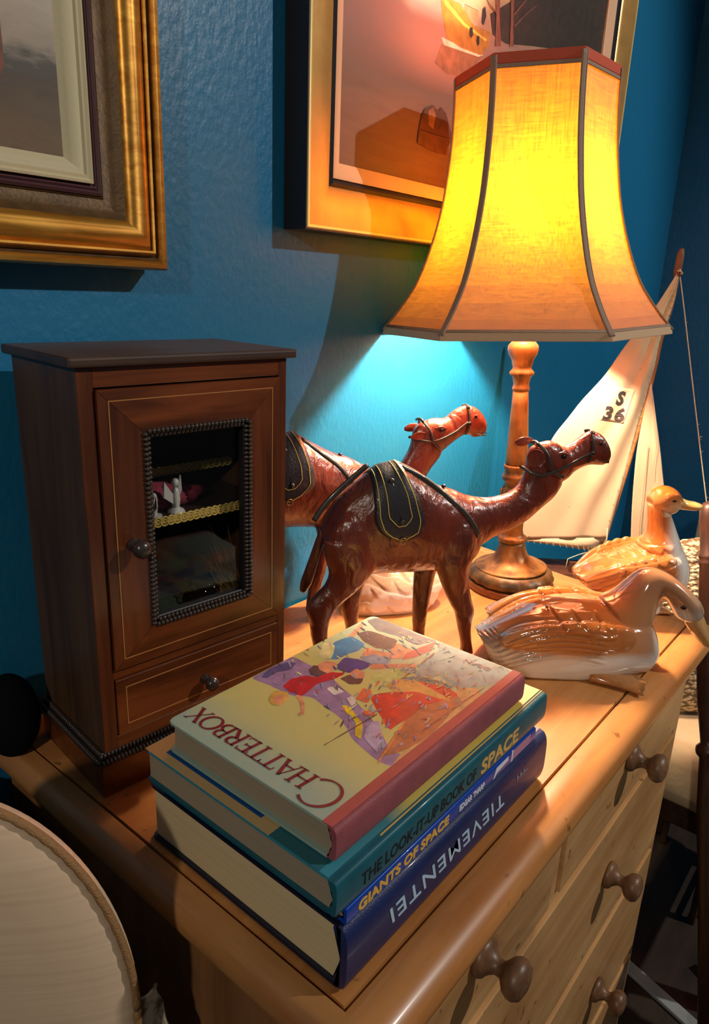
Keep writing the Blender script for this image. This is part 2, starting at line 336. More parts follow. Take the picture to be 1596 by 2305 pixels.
DB_BODY=[(-0.1083,0.0624,-0.1005,0.0529,0.01,0.0),(-0.0949,0.0693,-0.0851,0.0364,0.028,0.0),(-0.0783,0.0815,-0.0656,0.0295,0.04,0.0),(-0.0591,0.0923,-0.0437,0.0253,0.05,0.0),(-0.0393,0.0997,-0.0212,0.0183,0.054,0.0),(-0.017,0.1073,0.001,0.0141,0.054,0.0),(0.0029,0.1141,0.0255,0.0126,0.052,0.0),(0.0249,0.1236,0.0442,0.014,0.048,0.0),(0.0442,0.1184,0.0612,0.0253,0.038,0.0),(0.0601,0.097,0.0684,0.0449,0.024,0.0),(0.0698,0.078,0.0702,0.0643,0.008,0.0)]
DB_NECK=[(-0.0117,0.1073,0.0645,0.0807,0.04,0.0),(-0.0008,0.1234,0.0528,0.1078,0.032,0.0),(-0.0014,0.1392,0.04,0.1343,0.024,0.0),(-0.004,0.1549,0.0307,0.1527,0.021,0.0),(-0.0067,0.1704,0.0244,0.163,0.02,0.0)]
DB_HEAD=[(-0.0073,0.1833,-0.0017,0.164,0.014,0.0),(0.0006,0.1957,0.0097,0.1582,0.022,0.0),(0.014,0.1999,0.0215,0.1573,0.0245,0.0),(0.0287,0.1966,0.0318,0.1579,0.021,0.0),(0.0394,0.1877,0.0382,0.1658,0.014,0.0)]
DB_BILL=[(0.0342,0.1877,0.0343,0.1657,0.012,0.0),(0.0459,0.1809,0.0438,0.1638,0.012,0.0),(0.057,0.1769,0.0544,0.1631,0.0135,0.0),(0.0678,0.1752,0.0674,0.1632,0.014,0.0),(0.0756,0.1727,0.0747,0.1662,0.009,0.0)]
DB_EYE=[(0.0055,0.1858)]
DB_FOOT=[(0.0044,0.0066),(0.027,-0.0005),(0.0268,-0.0075),(0.0097,-0.0088)]
DW_BODY=[(-0.0645,0.0165,-0.0577,-0.0174,0.018,0.0),(-0.0427,0.051,-0.0324,-0.0268,0.032,0.0),(-0.0046,0.0668,0.0076,-0.0294,0.04,0.0),(0.0312,0.0685,0.0407,-0.0266,0.04,0.0),(0.0644,0.0631,0.07,-0.0157,0.033,0.0),(0.0901,0.0478,0.0895,0.0162,0.02,0.0),(0.1028,0.0392,0.1007,0.0281,0.006,0.0)]
DW_NECK=[(-0.0391,0.0508,-0.0021,0.0183,0.02,0.0),(-0.0371,0.0864,-0.0122,0.0775,0.013,0.0),(-0.0348,0.1144,-0.0138,0.1096,0.012,0.0),(-0.0424,0.1322,-0.0174,0.1133,0.013,0.0),(-0.0628,0.13,-0.0416,0.1113,0.012,0.0),(-0.0759,0.117,-0.0655,0.1094,0.006,0.0)]
Y_LEECH=[(0.0478,0.5118),(0.032,0.4776),(0.0196,0.4535),(0.0001,0.4209),(-0.0178,0.3933),(-0.0376,0.3583),(-0.0554,0.3257),(-0.0744,0.2997),(-0.0914,0.2777),(-0.1128,0.2437),(-0.1369,0.2047),(-0.1564,0.1471),(-0.1754,0.0787),(-0.1805,0.0008)]
Y_LUFF=[(0.05,0.5119),(0.0496,0.4782),(0.0474,0.4546),(0.0427,0.4225),(0.0384,0.3955),(0.0377,0.3613),(0.036,0.3377),(0.0318,0.3152),(0.028,0.2824),(0.0233,0.2492),(0.0197,0.211),(0.0134,0.1541),(0.0029,0.0861),(-0.0057,0.0114)]
Y_FOOT=[(-0.1805,0.0008),(-0.1359,-0.0038),(-0.0804,-0.0095),(-0.0339,-0.0147),(-0.02,-0.0054),(-0.0057,0.0114)]
Y_MAST=[(0.0494,0.5487),(0.0492,0.5118),(0.0474,0.4546),(0.0384,0.3955),(0.0341,0.3237),(0.0226,0.217),(0.0097,0.1204),(-0.0135,-0.0295)]
Y_JIB_L=[(0.031,0.3165),(0.0282,0.2724),(0.026,0.223),(0.0257,0.1786),(0.0302,0.1182),(0.0359,0.0561),(0.0423,0.0054)]
Y_JIB_R=[(0.0321,0.3166),(0.0452,0.2731),(0.0599,0.2244),(0.0722,0.1805),(0.089,0.1206),(0.109,0.0592),(0.1252,0.0089)]
Y_STAY=[(0.0501,0.5144),(0.0687,0.4554),(0.1111,0.3127),(0.1402,0.2159),(0.1745,0.1026),(0.1969,0.0311)]
Y_TXT=[(-0.0242,0.2875),(-0.0404,0.2611),(-0.0169,0.2577),(-0.0429,0.308),(0.0019,0.3027),(-0.0086,0.2406),(-0.054,0.2461)]
Y_DECK=[(-0.1712,-0.0428),(-0.0853,-0.0424),(-0.0011,-0.052),(0.1177,-0.0635),(0.2279,-0.0754)]
COVER_ART = [('mauve',[(0.3775,0.4149),(0.4049,0.4155),(0.4307,0.4155),(0.4296,0.3723),(0.4165,0.3318),(0.402,0.2985),(0.3874,0.2746),(0.3764,0.259),(0.3844,0.2495),(0.3774,0.2495),(0.3639,0.2495),(0.3616,0.2619),(0.3702,0.2932),(0.3853,0.3164),(0.3917,0.3555),(0.3815,0.3692),(0.3804,0.3925)]),
('teal_water',[(0.5499,0.3327),(0.5519,0.3193),(0.552,0.2495),(0.517,0.2495),(0.4878,0.2734),(0.4966,0.2949),(0.4856,0.3066),(0.4688,0.3169),(0.4703,0.3292),(0.5044,0.3195),(0.5364,0.3209)]),
('pale_green',[(0.4577,0.3425),(0.482,0.3265),(0.4851,0.3008),(0.4718,0.3026),(0.4498,0.3139),(0.4409,0.3293)]),
('dull_teal',[(0.4665,0.3193),(0.4824,0.31),(0.4893,0.2902),(0.4885,0.2726),(0.4756,0.2864),(0.4701,0.3013)]),
('tan_canvas',[(0.3639,0.2495),(0.4101,0.2596),(0.443,0.2649),(0.4893,0.2718),(0.5016,0.2588),(0.4954,0.2495),(0.4291,0.2495),(0.3782,0.2495)]),
('brown_canvas',[(0.3646,0.263),(0.4172,0.2769),(0.4535,0.2924),(0.4793,0.2707),(0.4784,0.26),(0.4196,0.2495),(0.3853,0.2538)]),
('red_canvas',[(0.4298,0.3205),(0.4525,0.3051),(0.4753,0.305),(0.4847,0.2767),(0.4803,0.2637),(0.4465,0.2773),(0.4172,0.2769),(0.398,0.2776)]),
('bright_red',[(0.4268,0.3208),(0.398,0.2776),(0.4245,0.2847),(0.447,0.3051)]),
('orange_red',[(0.4142,0.3258),(0.4325,0.3323),(0.4355,0.3244),(0.4169,0.3135)]),
('ochre',[(0.4491,0.3194),(0.4665,0.3193),(0.4753,0.305),(0.4698,0.2635),(0.4649,0.2717),(0.4599,0.2943),(0.4464,0.3086)]),
('grey_dark',[(0.5382,0.4129),(0.552,0.4087),(0.552,0.3809),(0.5496,0.3506),(0.5509,0.3339),(0.5303,0.3433),(0.5328,0.3681),(0.5274,0.3911)]),
('indigo',[(0.3848,0.4097),(0.4002,0.4155),(0.42,0.4119),(0.4239,0.4044),(0.4126,0.3998),(0.3993,0.4056),(0.3863,0.4043)]),
('brown',[(0.5081,0.4017),(0.5221,0.3967),(0.5259,0.363),(0.5043,0.3531),(0.4984,0.3716),(0.4996,0.3851)]),
('skin',[(0.5025,0.3563),(0.5208,0.3593),(0.519,0.3355),(0.5023,0.3354),(0.4922,0.3516)]),
('coral',[(0.5103,0.3411),(0.5512,0.3335),(0.5313,0.3262),(0.5081,0.3307),(0.4959,0.3366)]),
('skin',[(0.4921,0.3759),(0.4983,0.3501),(0.4983,0.3383),(0.4818,0.3556),(0.4772,0.3701)]),
('slate',[(0.473,0.3697),(0.4883,0.3606),(0.4886,0.3429),(0.4745,0.341),(0.4669,0.3557)]),
('skin',[(0.4822,0.3995),(0.5268,0.4121),(0.5364,0.4148),(0.5222,0.4046),(0.4951,0.3974)]),
('sky_blue',[(0.4591,0.4019),(0.482,0.4058),(0.5004,0.4019),(0.4969,0.3813),(0.4824,0.3774),(0.4712,0.3806),(0.4551,0.3809),(0.4457,0.3936)]),
('cream',[(0.4525,0.4017),(0.4711,0.4127),(0.4749,0.4013),(0.4528,0.3861),(0.4453,0.3926)]),
('royal',[(0.4469,0.3747),(0.4629,0.3783),(0.4693,0.3667),(0.4705,0.3512),(0.4578,0.3514),(0.4436,0.3574),(0.4413,0.3689)]),
('skin',[(0.4685,0.354),(0.5,0.3222),(0.4953,0.3184),(0.4626,0.3464)]),
('dark_hair',[(0.4229,0.3883),(0.4323,0.3902),(0.4366,0.3816),(0.4296,0.3723),(0.4192,0.372),(0.4176,0.3812)]),
('skin',[(0.4352,0.3884),(0.4465,0.3873),(0.4497,0.3771),(0.439,0.37),(0.4296,0.3723),(0.4298,0.381)]),
('dark_hair',[(0.4311,0.3568),(0.4416,0.3557),(0.4456,0.3415),(0.4357,0.3378),(0.4292,0.3453)]),
('skin',[(0.4429,0.3569),(0.4545,0.3576),(0.4547,0.3483),(0.4456,0.3415),(0.4394,0.348)]),
('red',[(0.3869,0.3855),(0.4006,0.388),(0.4128,0.3837),(0.4177,0.3736),(0.434,0.3701),(0.4413,0.3599),(0.4287,0.3594),(0.4096,0.3662),(0.3876,0.3616),(0.3843,0.3732)]),
('blonde',[(0.3645,0.379),(0.3732,0.385),(0.3806,0.3828),(0.3831,0.3744),(0.3752,0.3675),(0.3634,0.3653),(0.3604,0.3718)]),
('skin',[(0.3654,0.3752),(0.3733,0.3791),(0.3771,0.3739),(0.3709,0.3682),(0.3639,0.368)]),
('skin',[(0.3851,0.3683),(0.3873,0.363),(0.3796,0.3517),(0.3696,0.3427),(0.3634,0.343),(0.3653,0.3462),(0.371,0.3475),(0.38,0.3584)]),
('yellow',[(0.3991,0.3282),(0.4039,0.324),(0.398,0.3132),(0.3917,0.2993),(0.374,0.2867),(0.3743,0.2935),(0.388,0.3033),(0.3929,0.3161)]),
('white_dab',[(0.4108,0.3554),(0.4198,0.3518),(0.4166,0.3404),(0.4063,0.3428)]),
('white_dab',[(0.4106,0.3325),(0.418,0.3303),(0.4105,0.3214),(0.4042,0.3216)]),
('lilac',[(0.3938,0.2971),(0.4034,0.2918),(0.3823,0.2707),(0.3687,0.2674),(0.3768,0.286)]),
('orange_red',[(0.4055,0.3105),(0.4113,0.3032),(0.4063,0.298),(0.4006,0.3052)]),
('umber',[(0.3497,0.3034),(0.4101,0.2991),(0.4094,0.2978),(0.3491,0.3021)]),
('umber',[(0.4156,0.2586),(0.5077,0.2547),(0.5067,0.2533),(0.415,0.2572)]),
('umber',[(0.4688,0.3169),(0.5288,0.3217),(0.528,0.3203),(0.468,0.3152)]),
('gold_line',[(0.3597,0.2597),(0.4172,0.2769),(0.4169,0.2752),(0.3594,0.2583)])]
PAINT_ART = [('forest',[(1.2714,0.9592),(1.5966,1.0538),(1.5704,0.9232),(1.4835,0.9107),(1.2843,0.8741),(1.1878,0.854),(1.1413,0.8554),(1.1289,0.8807)]),
('hull_reflection',[(0.9991,0.8078),(1.1182,0.821),(1.0994,0.8055),(1.0553,0.7783),(1.0166,0.7729),(0.9842,0.7807)]),
('foam',[(0.9979,0.8164),(1.0231,0.8167),(1.1181,0.8216),(1.1047,0.8159),(1.0053,0.8079)]),
('hull',[(0.9849,0.8759),(1.0032,0.867),(1.0411,0.8689),(1.084,0.8533),(1.1336,0.8567),(1.1335,0.8375),(1.1113,0.8194),(1.0494,0.8156),(1.0114,0.8183),(0.9953,0.8447)]),
('hull_stripe',[(0.988,0.8712),(1.0036,0.8643),(1.0574,0.8494),(1.1247,0.8449),(1.1232,0.8414),(1.0547,0.8451),(1.0014,0.8579)]),
('cabin',[(1.0537,0.8723),(1.0942,0.8744),(1.0942,0.859),(1.0568,0.8613)]),
('tyre',[(1.0713,0.847),(1.0791,0.8496),(1.0834,0.8408),(1.0775,0.8344),(1.0715,0.8378)]),
('tyre',[(1.0944,0.8417),(1.1012,0.8434),(1.103,0.8332),(1.0981,0.8289),(1.093,0.8339)]),
('figure',[(1.1045,0.8802),(1.1121,0.8854),(1.117,0.8744),(1.111,0.8603),(1.105,0.8619)]),
('trunk',[(1.136,0.9198),(1.1536,0.925),(1.1559,0.8879),(1.1698,0.8463),(1.1515,0.8418),(1.1466,0.8854)]),
('trunk',[(1.1825,0.9334),(1.1974,0.9377),(1.2002,0.8998),(1.2115,0.8564),(1.1976,0.853),(1.1927,0.8978)]),
('branch',[(1.2052,0.8847),(1.2405,0.9107),(1.2778,0.9342),(1.2798,0.9334),(1.2442,0.9096),(1.209,0.8824)]),
('branch',[(1.2002,0.8998),(1.229,0.924),(1.2576,0.9453),(1.2595,0.9445),(1.2325,0.923),(1.2039,0.8975)]),
('branch',[(1.1466,0.8854),(1.1198,0.8906),(1.104,0.8984),(1.106,0.899),(1.1231,0.8921),(1.1482,0.8884)]),
('rock',[(0.9572,0.7062),(0.9649,0.7167),(0.9853,0.7249),(0.9984,0.72),(1.0071,0.7263),(1.0207,0.7211),(1.0451,0.6901),(1.0027,0.6879),(0.9534,0.6873)]),
('rock_light',[(0.9742,0.7154),(0.9855,0.7231),(0.9931,0.7128),(0.9893,0.6935),(0.9764,0.6974)]),
('rock_reflection',[(0.9523,0.6865),(1.0028,0.687),(1.0453,0.6888),(1.0306,0.6747),(1.0287,0.6647),(0.9931,0.6641),(0.9507,0.6685)])]

# ================================================================ the room
def wall_mat():
    mt, nt, b = new_mat('blue_wall_paint')
    tc = nt.nodes.new('ShaderNodeTexCoord')
    n = nt.nodes.new('ShaderNodeTexNoise'); n.inputs['Scale'].default_value = 2.2; n.inputs['Detail'].default_value = 4
    nt.links.new(tc.outputs['Object'], n.inputs['Vector'])
    r = nt.nodes.new('ShaderNodeValToRGB')
    r.color_ramp.elements[0].color = (0.006, 0.134, 0.290, 1); r.color_ramp.elements[1].color = (0.009, 0.172, 0.362, 1)
    nt.links.new(n.outputs['Fac'], r.inputs['Fac']); nt.links.new(r.outputs['Color'], b.inputs['Base Color'])
    b.inputs['Roughness'].default_value = 0.42; b.inputs['Specular IOR Level'].default_value = 0.4
    n2 = nt.nodes.new('ShaderNodeTexNoise'); n2.inputs['Scale'].default_value = 130.0; n2.inputs['Detail'].default_value = 3
    mp = nt.nodes.new('ShaderNodeMapping'); mp.inputs['Scale'].default_value = (1, 1, 0.7)
    nt.links.new(tc.outputs['Object'], mp.inputs['Vector']); nt.links.new(mp.outputs['Vector'], n2.inputs['Vector'])
    bp = nt.nodes.new('ShaderNodeBump'); bp.inputs['Strength'].default_value = 0.32; bp.inputs['Distance'].default_value = 0.003
    nt.links.new(n2.outputs['Fac'], bp.inputs['Height']); nt.links.new(bp.outputs['Normal'], b.inputs['Normal'])
    return mt
M_WALL = wall_mat()
WY = 0.69
struct(obj('wall_back', box(bmesh.new(), -1.6, 2.31, WY, WY+0.1, -0.8, 2.2), M_WALL))
struct(obj('wall_right', box(bmesh.new(), 2.21, 2.31, -2.4, WY, -0.8, 2.2), M_WALL))
M_FLOOR = wood('dark_floor_boards', rgb(38, 27, 20), rgb(62, 46, 34), 'X', 9, 0.55, 10)
struct(obj('floor', box(bmesh.new(), -1.6, 2.31, -2.4, WY+0.1, -0.86, -0.8), M_FLOOR))

# ================================================================ pine chest of drawers
M_PINE = wood('waxed_pine', rgb(176, 112, 58), rgb(214, 152, 88), 'X', 10, 0.38, 12, 0.15, 0.6)
M_PINE_Y = wood('waxed_pine_end', rgb(168, 112, 62), rgb(205, 150, 92), 'Y', 10, 0.4, 12, 0.1, 0.5)
M_PINE_F = wood('pale_pine_front', rgb(186, 138, 88), rgb(216, 172, 118), 'X', 9, 0.42, 12, 0.1, 0.6)
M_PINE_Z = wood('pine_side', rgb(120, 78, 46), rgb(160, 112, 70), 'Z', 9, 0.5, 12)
M_DARKGAP = plain('dark_groove', (0.02, 0.012, 0.008, 1), 0.8)
M_KNOB = wood('turned_knob_wood', rgb(100, 70, 48), rgb(138, 102, 74), 'Y', 30, 0.42, 6, 0.0)
chest = thing('chest_of_drawers', 'pine chest of drawers under the lamp with round wooden knobs', 'chest of drawers', (0.66, 0.44, -0.8))
def P(name, bm, mt, parent, smooth=False, sharp=None):
    """part given in world coordinates, kept under a parent that only translates"""
    t = Vector((0, 0, 0)); q = parent
    while q: t += Vector(q.location); q = q.parent
    for v in bm.verts: v.co -= t
    return obj(name, bm, mt, parent, smooth, sharp)
GX0, GX1F, GX1B, GY = 0.280, 1.070, 1.135, 0.218
bm = bmesh.new()
poly_prism(bm, [(GX0+.001, GY+.001, -0.020), (GX1F-.001, GY+.001, -0.020), (GX1B-.001, 0.685, -0.020), (GX0+.001, 0.685, -0.020)], (0, 0, 1), 0.020)
P('top_board', bm, M_PINE, chest)
bm = bmesh.new()
poly_prism(bm, [(GX0-.016, GY-.02, -0.030), (GX1F+.02, GY-.02, -0.030), (GX1B+.02, 0.683, -0.030), (GX0-.016, 0.683, -0.030)], (0, 0, 1), 0.008)
P('top_bearer', bm, M_DARKGAP, chest)
# rounded nosing round three sides: profile (outward, z), swept along left end, front, right end
prof = [(0.0015, -0.021), (0.0015, -0.0015), (0.003, -0.0003), (0.022, -0.001), (0.030, -0.0035), (0.0365, -0.009), (0.040, -0.016), (0.0395, -0.023), (0.036, -0.029), (0.030, -0.033), (0.0015, -0.033)]
def nosing(path, dirs, mt, nm):
    bm = bmesh.new()
    rings(bm, [[Vector((p[0]+d[0]*o_, p[1]+d[1]*o_, z)) for o_, z in prof] for p, d in zip(path, dirs)])
    return P(nm, bm, mt, chest, True, 50)
nosing([(GX0, GY), (GX1F, GY)], [(-.6, -1), (1, -1)], M_PINE, 'front_nosing')
nosing([(GX0, 0.685), (GX0, GY)], [(-.6, 0), (-.6, -1)], M_PINE_Y, 'end_nosing')
nosing([(GX1F, GY), (GX1B, 0.685)], [(1, -1), (1, 0)], M_PINE_Y, 'end_nosing')
FX0, FX1, FY = 0.272, 1.055, 0.200
bm = bmesh.new()
box(bm, FX0, FX0+.02, FY+.004, 0.68, -0.8, -0.033, .002)
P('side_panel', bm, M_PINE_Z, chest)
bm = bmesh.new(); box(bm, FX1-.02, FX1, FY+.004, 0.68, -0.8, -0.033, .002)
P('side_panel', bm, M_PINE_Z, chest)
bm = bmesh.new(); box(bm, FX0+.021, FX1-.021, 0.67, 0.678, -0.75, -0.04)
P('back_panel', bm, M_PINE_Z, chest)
bm = bmesh.new()
rails = [(-0.050, -0.034), (-0.158, -0.145), (-0.372, -0.356), (-0.590, -0.572), (-0.8, -0.762)]
for z0, z1 in rails: box(bm, FX0+.02, FX1-.02, FY+.001, FY+.03, z0, z1, .0015)
box(bm, 0.590, 0.612, FY, FY+.03, -0.146, -0.049, .0015)
box(bm, FX0, FX0+.022, FY, FY+.03, -0.8, -0.034, .0015); box(bm, FX1-.022, FX1, FY, FY+.03, -0.8, -0.034, .0015)
box(bm, FX0+.021, FX1-.021, FY+.045, FY+.05, -0.79, -0.034)
P('face_frame', bm, M_PINE_F, chest)
def knob(parent, x, z, s=0.84):
    bm = bmesh.new()
    pr = [(0.0205, 0.0), (0.021, 0.004), (0.0185, 0.008), (0.0155, 0.0095), (0.012, 0.013), (0.0085, 0.018), (0.0085, 0.024), (0.012, 0.027), (0.0175, 0.031), (0.0205, 0.0365), (0.0205, 0.042), (0.017, 0.0475), (0.009, 0.0505), (0.001, 0.0515)]
    lathe(bm, [(r*s, z_*s) for r, z_ in pr], 28)
    for v in bm.verts: v.co = Vector((v.co.x, -v.co.z, v.co.y))
    for v in bm.verts: v.co += Vector((x, FY-.0045, z))
    P('knob', bm, M_KNOB, parent, True)
rows = [[(0.286, 0.588, -0.144, -0.051, (0.437,)), (0.614, 1.031, -0.144, -0.051, (0.800,))],
        [(0.286, 1.031, -0.355, -0.159, (0.455, 0.790))],
        [(0.286, 1.031, -0.571, -0.373, (0.455, 0.835))],
        [(0.286, 1.031, -0.761, -0.591, (0.455, 0.845))]]
KZ = [-0.074, -0.246, -0.485, -0.68]
for rI, row in enumerate(rows):
    for x0, x1, z0, z1, kx in row:
        bm = bmesh.new(); box(bm, x0, x1, FY-.004, FY+.02, z0, z1, .002)
        d = P('drawer', bm, M_PINE_F, chest)
        for k in kx:
            q = Vector((k, 0, KZ[rI]));
            knob(d, k, KZ[rI])

# ================================================================ pictures
M_GOLD = wood('antique_gold_leaf', rgb(170, 112, 34), rgb(218, 164, 72), 'X', 30, 0.36, 8)
for n_ in M_GOLD.node_tree.nodes:
    if n_.type == 'BSDF_PRINCIPLED': n_.inputs['Metallic'].default_value = 0.65
M_GOLD2 = plain('pale_gold_frame', rgb(214, 170, 100), 0.32, 0.55, 0, 0.15, 60, 0.12, 30)
M_GOLDDARK = plain('bronzed_hollow', rgb(92, 66, 34), 0.5, 0.3, 0, 0.2, 300, 0.25, 60)
M_PURPLE = plain('plum_slip', rgb(84, 52, 58), 0.55, 0, 0, 0.1, 200)
M_CREAM = plain('cream_liner', rgb(196, 186, 152), 0.6, 0, 0, 0.1, 200)
M_LINER = plain('pinkish_linen_liner', rgb(226, 186, 150), 0.6, 0, 0, 0.1, 200)
M_BLACK = plain('black_painted_wood', (0.009, 0.007, 0.010, 1), 0.45)
M_PALEEDGE = plain('worn_gilt_edge', rgb(240, 215, 150), 0.35, 0.4)

def shade_paint(name, stops, axis='Z', lo=0.5, hi=1.0, nscale=(6, 6, 6), namt=0.35, streak=None):
    """a painted canvas: colour bands along z broken up by brushy noise"""
    mt, nt, b = new_mat(name)
    tc = nt.nodes.new('ShaderNodeTexCoord'); sp = nt.nodes.new('ShaderNodeSeparateXYZ')
    nt.links.new(tc.outputs['Object'], sp.inputs[0])
    mr = nt.nodes.new('ShaderNodeMapRange'); mr.inputs['From Min'].default_value = lo; mr.inputs['From Max'].default_value = hi
    nt.links.new(sp.outputs[axis], mr.inputs['Value'])
    mp = nt.nodes.new('ShaderNodeMapping'); mp.inputs['Scale'].default_value = nscale
    if streak: mp.inputs['Rotation'].default_value = streak
    nt.links.new(tc.outputs['Object'], mp.inputs['Vector'])
    n = nt.nodes.new('ShaderNodeTexNoise'); n.inputs['Scale'].default_value = 2.5; n.inputs['Detail'].default_value = 7; n.inputs['Distortion'].default_value = 0.5
    nt.links.new(mp.outputs['Vector'], n.inputs['Vector'])
    m1 = nt.nodes.new('ShaderNodeMath'); m1.operation = 'MULTIPLY_ADD'; m1.inputs[1].default_value = namt; m1.inputs[2].default_value = -namt/2
    nt.links.new(n.outputs['Fac'], m1.inputs[0])
    ad = nt.nodes.new('ShaderNodeMath'); ad.operation = 'ADD'
    nt.links.new(mr.outputs['Result'], ad.inputs[0]); nt.links.new(m1.outputs[0], ad.inputs[1])
    r = nt.nodes.new('ShaderNodeValToRGB')
    while len(r.color_ramp.elements) < len(stops): r.color_ramp.elements.new(0.5)
    for e, (p, c) in zip(r.color_ramp.elements, stops): e.position = p; e.color = c
    nt.links.new(ad.outputs[0], r.inputs['Fac']); nt.links.new(r.outputs['Color'], b.inputs['Base Color'])
    b.inputs['Roughness'].default_value = 0.55
    bp = nt.nodes.new('ShaderNodeBump'); bp.inputs['Strength'].default_value = 0.1; bp.inputs['Distance'].default_value = 0.001
    nt.links.new(n.outputs['Fac'], bp.inputs['Height']); nt.links.new(bp.outputs['Normal'], b.inputs['Normal'])
    return mt

# --- left picture
X1, Z0 = 0.480, 0.4705; X0, Z1 = -0.35, 1.18
p1 = thing('framed_painting', 'broad antique gold frame with cream liner hanging above the little cabinet', 'picture', (0.07, 0.66, 0.82))
bm = bmesh.new(); frame_sweep(bm, X0, X1, Z0, Z1, [(0.0, .686), (0.0, .654), (.002, .650), (.006, .649), (.0085, .652), (.0095, .656), (.0095, .686)])
P('outer_bead', bm, M_GOLD, p1, True, 40)
bm = bmesh.new(); frame_sweep(bm, X0, X1, Z0, Z1, [(.0095, .686), (.0095, .655), (.012, .657), (.0145, .655), (.0145, .686)])
P('dark_groove', bm, M_GOLDDARK, p1, True, 40)
bm = bmesh.new(); frame_sweep(bm, X0, X1, Z0, Z1, [(.0145, .686), (.0145, .652), (.016, .649), (.018, .650), (.0185, .6535), (.022, .650), (.027, .6465), (.032, .646), (.037, .648), (.042, .6525), (.0445, .656), (.0445, .686)])
P('gold_swell', bm, M_GOLD, p1, True, 40)
bm = bmesh.new(); frame_sweep(bm, X0, X1, Z0, Z1, [(.0445, .686), (.0445, .656), (.050, .661), (.056, .6645), (.062, .6655), (.0635, .664), (.0645, .665), (.0645, .686)])
P('hollow', bm, M_GOLDDARK, p1, True, 40)
bm = bmesh.new(); frame_sweep(bm, X0, X1, Z0, Z1, [(.0645, .686), (.0645, .663), (.067, .661), (.069, .664), (.071, .662), (.0745, .666), (.0745, .686)])
P('plum_slip', bm, M_PURPLE, p1, True, 40)
bm = bmesh.new(); frame_sweep(bm, X0, X1, Z0, Z1, [(.0745, .686), (.0745, .660), (.0765, .659), (.0785, .661), (.081, .660), (.0825, .6625), (.085, .663), (.091, .670), (.0955, .674), (.0955, .686)])
P('cream_liner', bm, M_CREAM, p1, True, 40)
M_PNT1 = shade_paint('country_painting', [(0.0, rgb(58, 42, 28)), (0.2, rgb(100, 78, 50)), (0.40, rgb(72, 54, 36)), (0.47, rgb(62, 58, 52)), (0.55, rgb(150, 136, 120)), (1.0, rgb(196, 184, 168))], 'Z', -0.29, -0.07, (14, 14, 40), 0.22, (0, R(-12), 0))
bm = bmesh.new(); box(bm, X0+.094, X1-.094, .674, .684, Z0+.094, Z1-.094)
cv = P('canvas', bm, M_PNT1, p1)
M_BRICK = plain('painted_brick', rgb(108, 62, 44), 0.6, 0, 0, 0, 1, 0.3, 60)
bm = bmesh.new(); poly_prism(bm, [(x, .6738, z) for x, z in [(.25, .615), (.333, .622), (.337, .63), (.336, .95), (.25, .95)]], (0, 1, 0), .0004)
P('painted_cottage', bm, M_BRICK, cv)

# --- right picture (harbour scene)
X0, X1, Z0, Z1 = 0.687, 1.6605, 0.5285, 1.30
p2 = thing('framed_painting', 'seascape with small boat in a gold frame with black sides behind the lamp', 'picture', (1.17, 0.66, 0.9))
bm = bmesh.new(); frame_sweep(bm, X0, X1, Z0, Z1, [(0.0, .689), (0.0, .651), (.0018, .651), (.0018, .689)])
P('black_side', bm, M_BLACK, p2)
bm = bmesh.new(); frame_sweep(bm, X0, X1, Z0, Z1, [(.0015, .651), (.003, .6492), (.006, .650), (.006, .656), (.0015, .656)])
P('gilt_edge', bm, M_PALEEDGE, p2, True, 40)
bm = bmesh.new(); frame_sweep(bm, X0, X1, Z0, Z1, [(.006, .688), (.006, .6505), (.020, .651), (.036, .6545), (.050, .660), (.056, .664), (.056, .688)])
P('gold_moulding', bm, M_GOLD2, p2, True, 40)
bm = bmesh.new(); frame_sweep(bm, X0, X1, Z0, Z1, [(.056, .688), (.056, .6635), (.060, .661), (.063, .665), (.067, .669), (.067, .688)])
P('black_slip', bm, M_BLACK, p2, True, 40)
bm = bmesh.new(); frame_sweep(bm, X0, X1, Z0, Z1, [(.067, .688), (.067, .667), (.070, .6665), (.088, .676), (.088, .688)])
P('liner', bm, M_LINER, p2, True, 40)
M_PNT2 = shade_paint('sea_painting', [(0.0, rgb(108, 74, 60)), (0.25, rgb(140, 104, 88)), (0.45, rgb(136, 112, 108)), (0.6, rgb(172, 150, 116)), (0.78, rgb(222, 212, 168)), (1.0, rgb(150, 134, 116))], 'Z', -0.3, 0.22, (4, 4, 26), 0.26, (0, R(9), 0))
bm = bmesh.new(); box(bm, X0+.086, X1-.086, .6785, .687, Z0+.086, Z1-.086)
cv = P('canvas', bm, M_PNT2, p2)
PCOL = {'forest': (52, 42, 36), 'hull_reflection': (120, 88, 64), 'foam': (232, 218, 196), 'hull': (150, 112, 44), 'hull_stripe': (206, 178, 70), 'cabin': (150, 116, 84),
        'tyre': (38, 32, 28), 'figure': (40, 36, 40), 'trunk': (120, 76, 60), 'branch': (104, 70, 58), 'rock': (96, 56, 38), 'rock_light': (150, 96, 64), 'rock_reflection': (104, 62, 42)}
PM = {k: plain('painted_'+k, rgb(*v), 0.55, 0, 0, 0, 1, 0.3, 70) for k, v in PCOL.items()}
nm_ = {'tyre': 'painted_tyre', 'trunk': 'painted_tree_trunk', 'branch': 'painted_branch', 'rock': 'painted_rock'}
for i, (k, pts) in enumerate(PAINT_ART):
    pts = [(min(max(x, X0+.088), X1-.088), max(z, Z0+.088)) for x, z in pts]
    bm = bmesh.new(); poly_prism(bm, [(x, .6785-.00012*(i+1), z) for x, z in pts], (0, 1, 0), .0001)
    P(nm_.get(k, 'painted_'+k), bm, PM[k], cv)

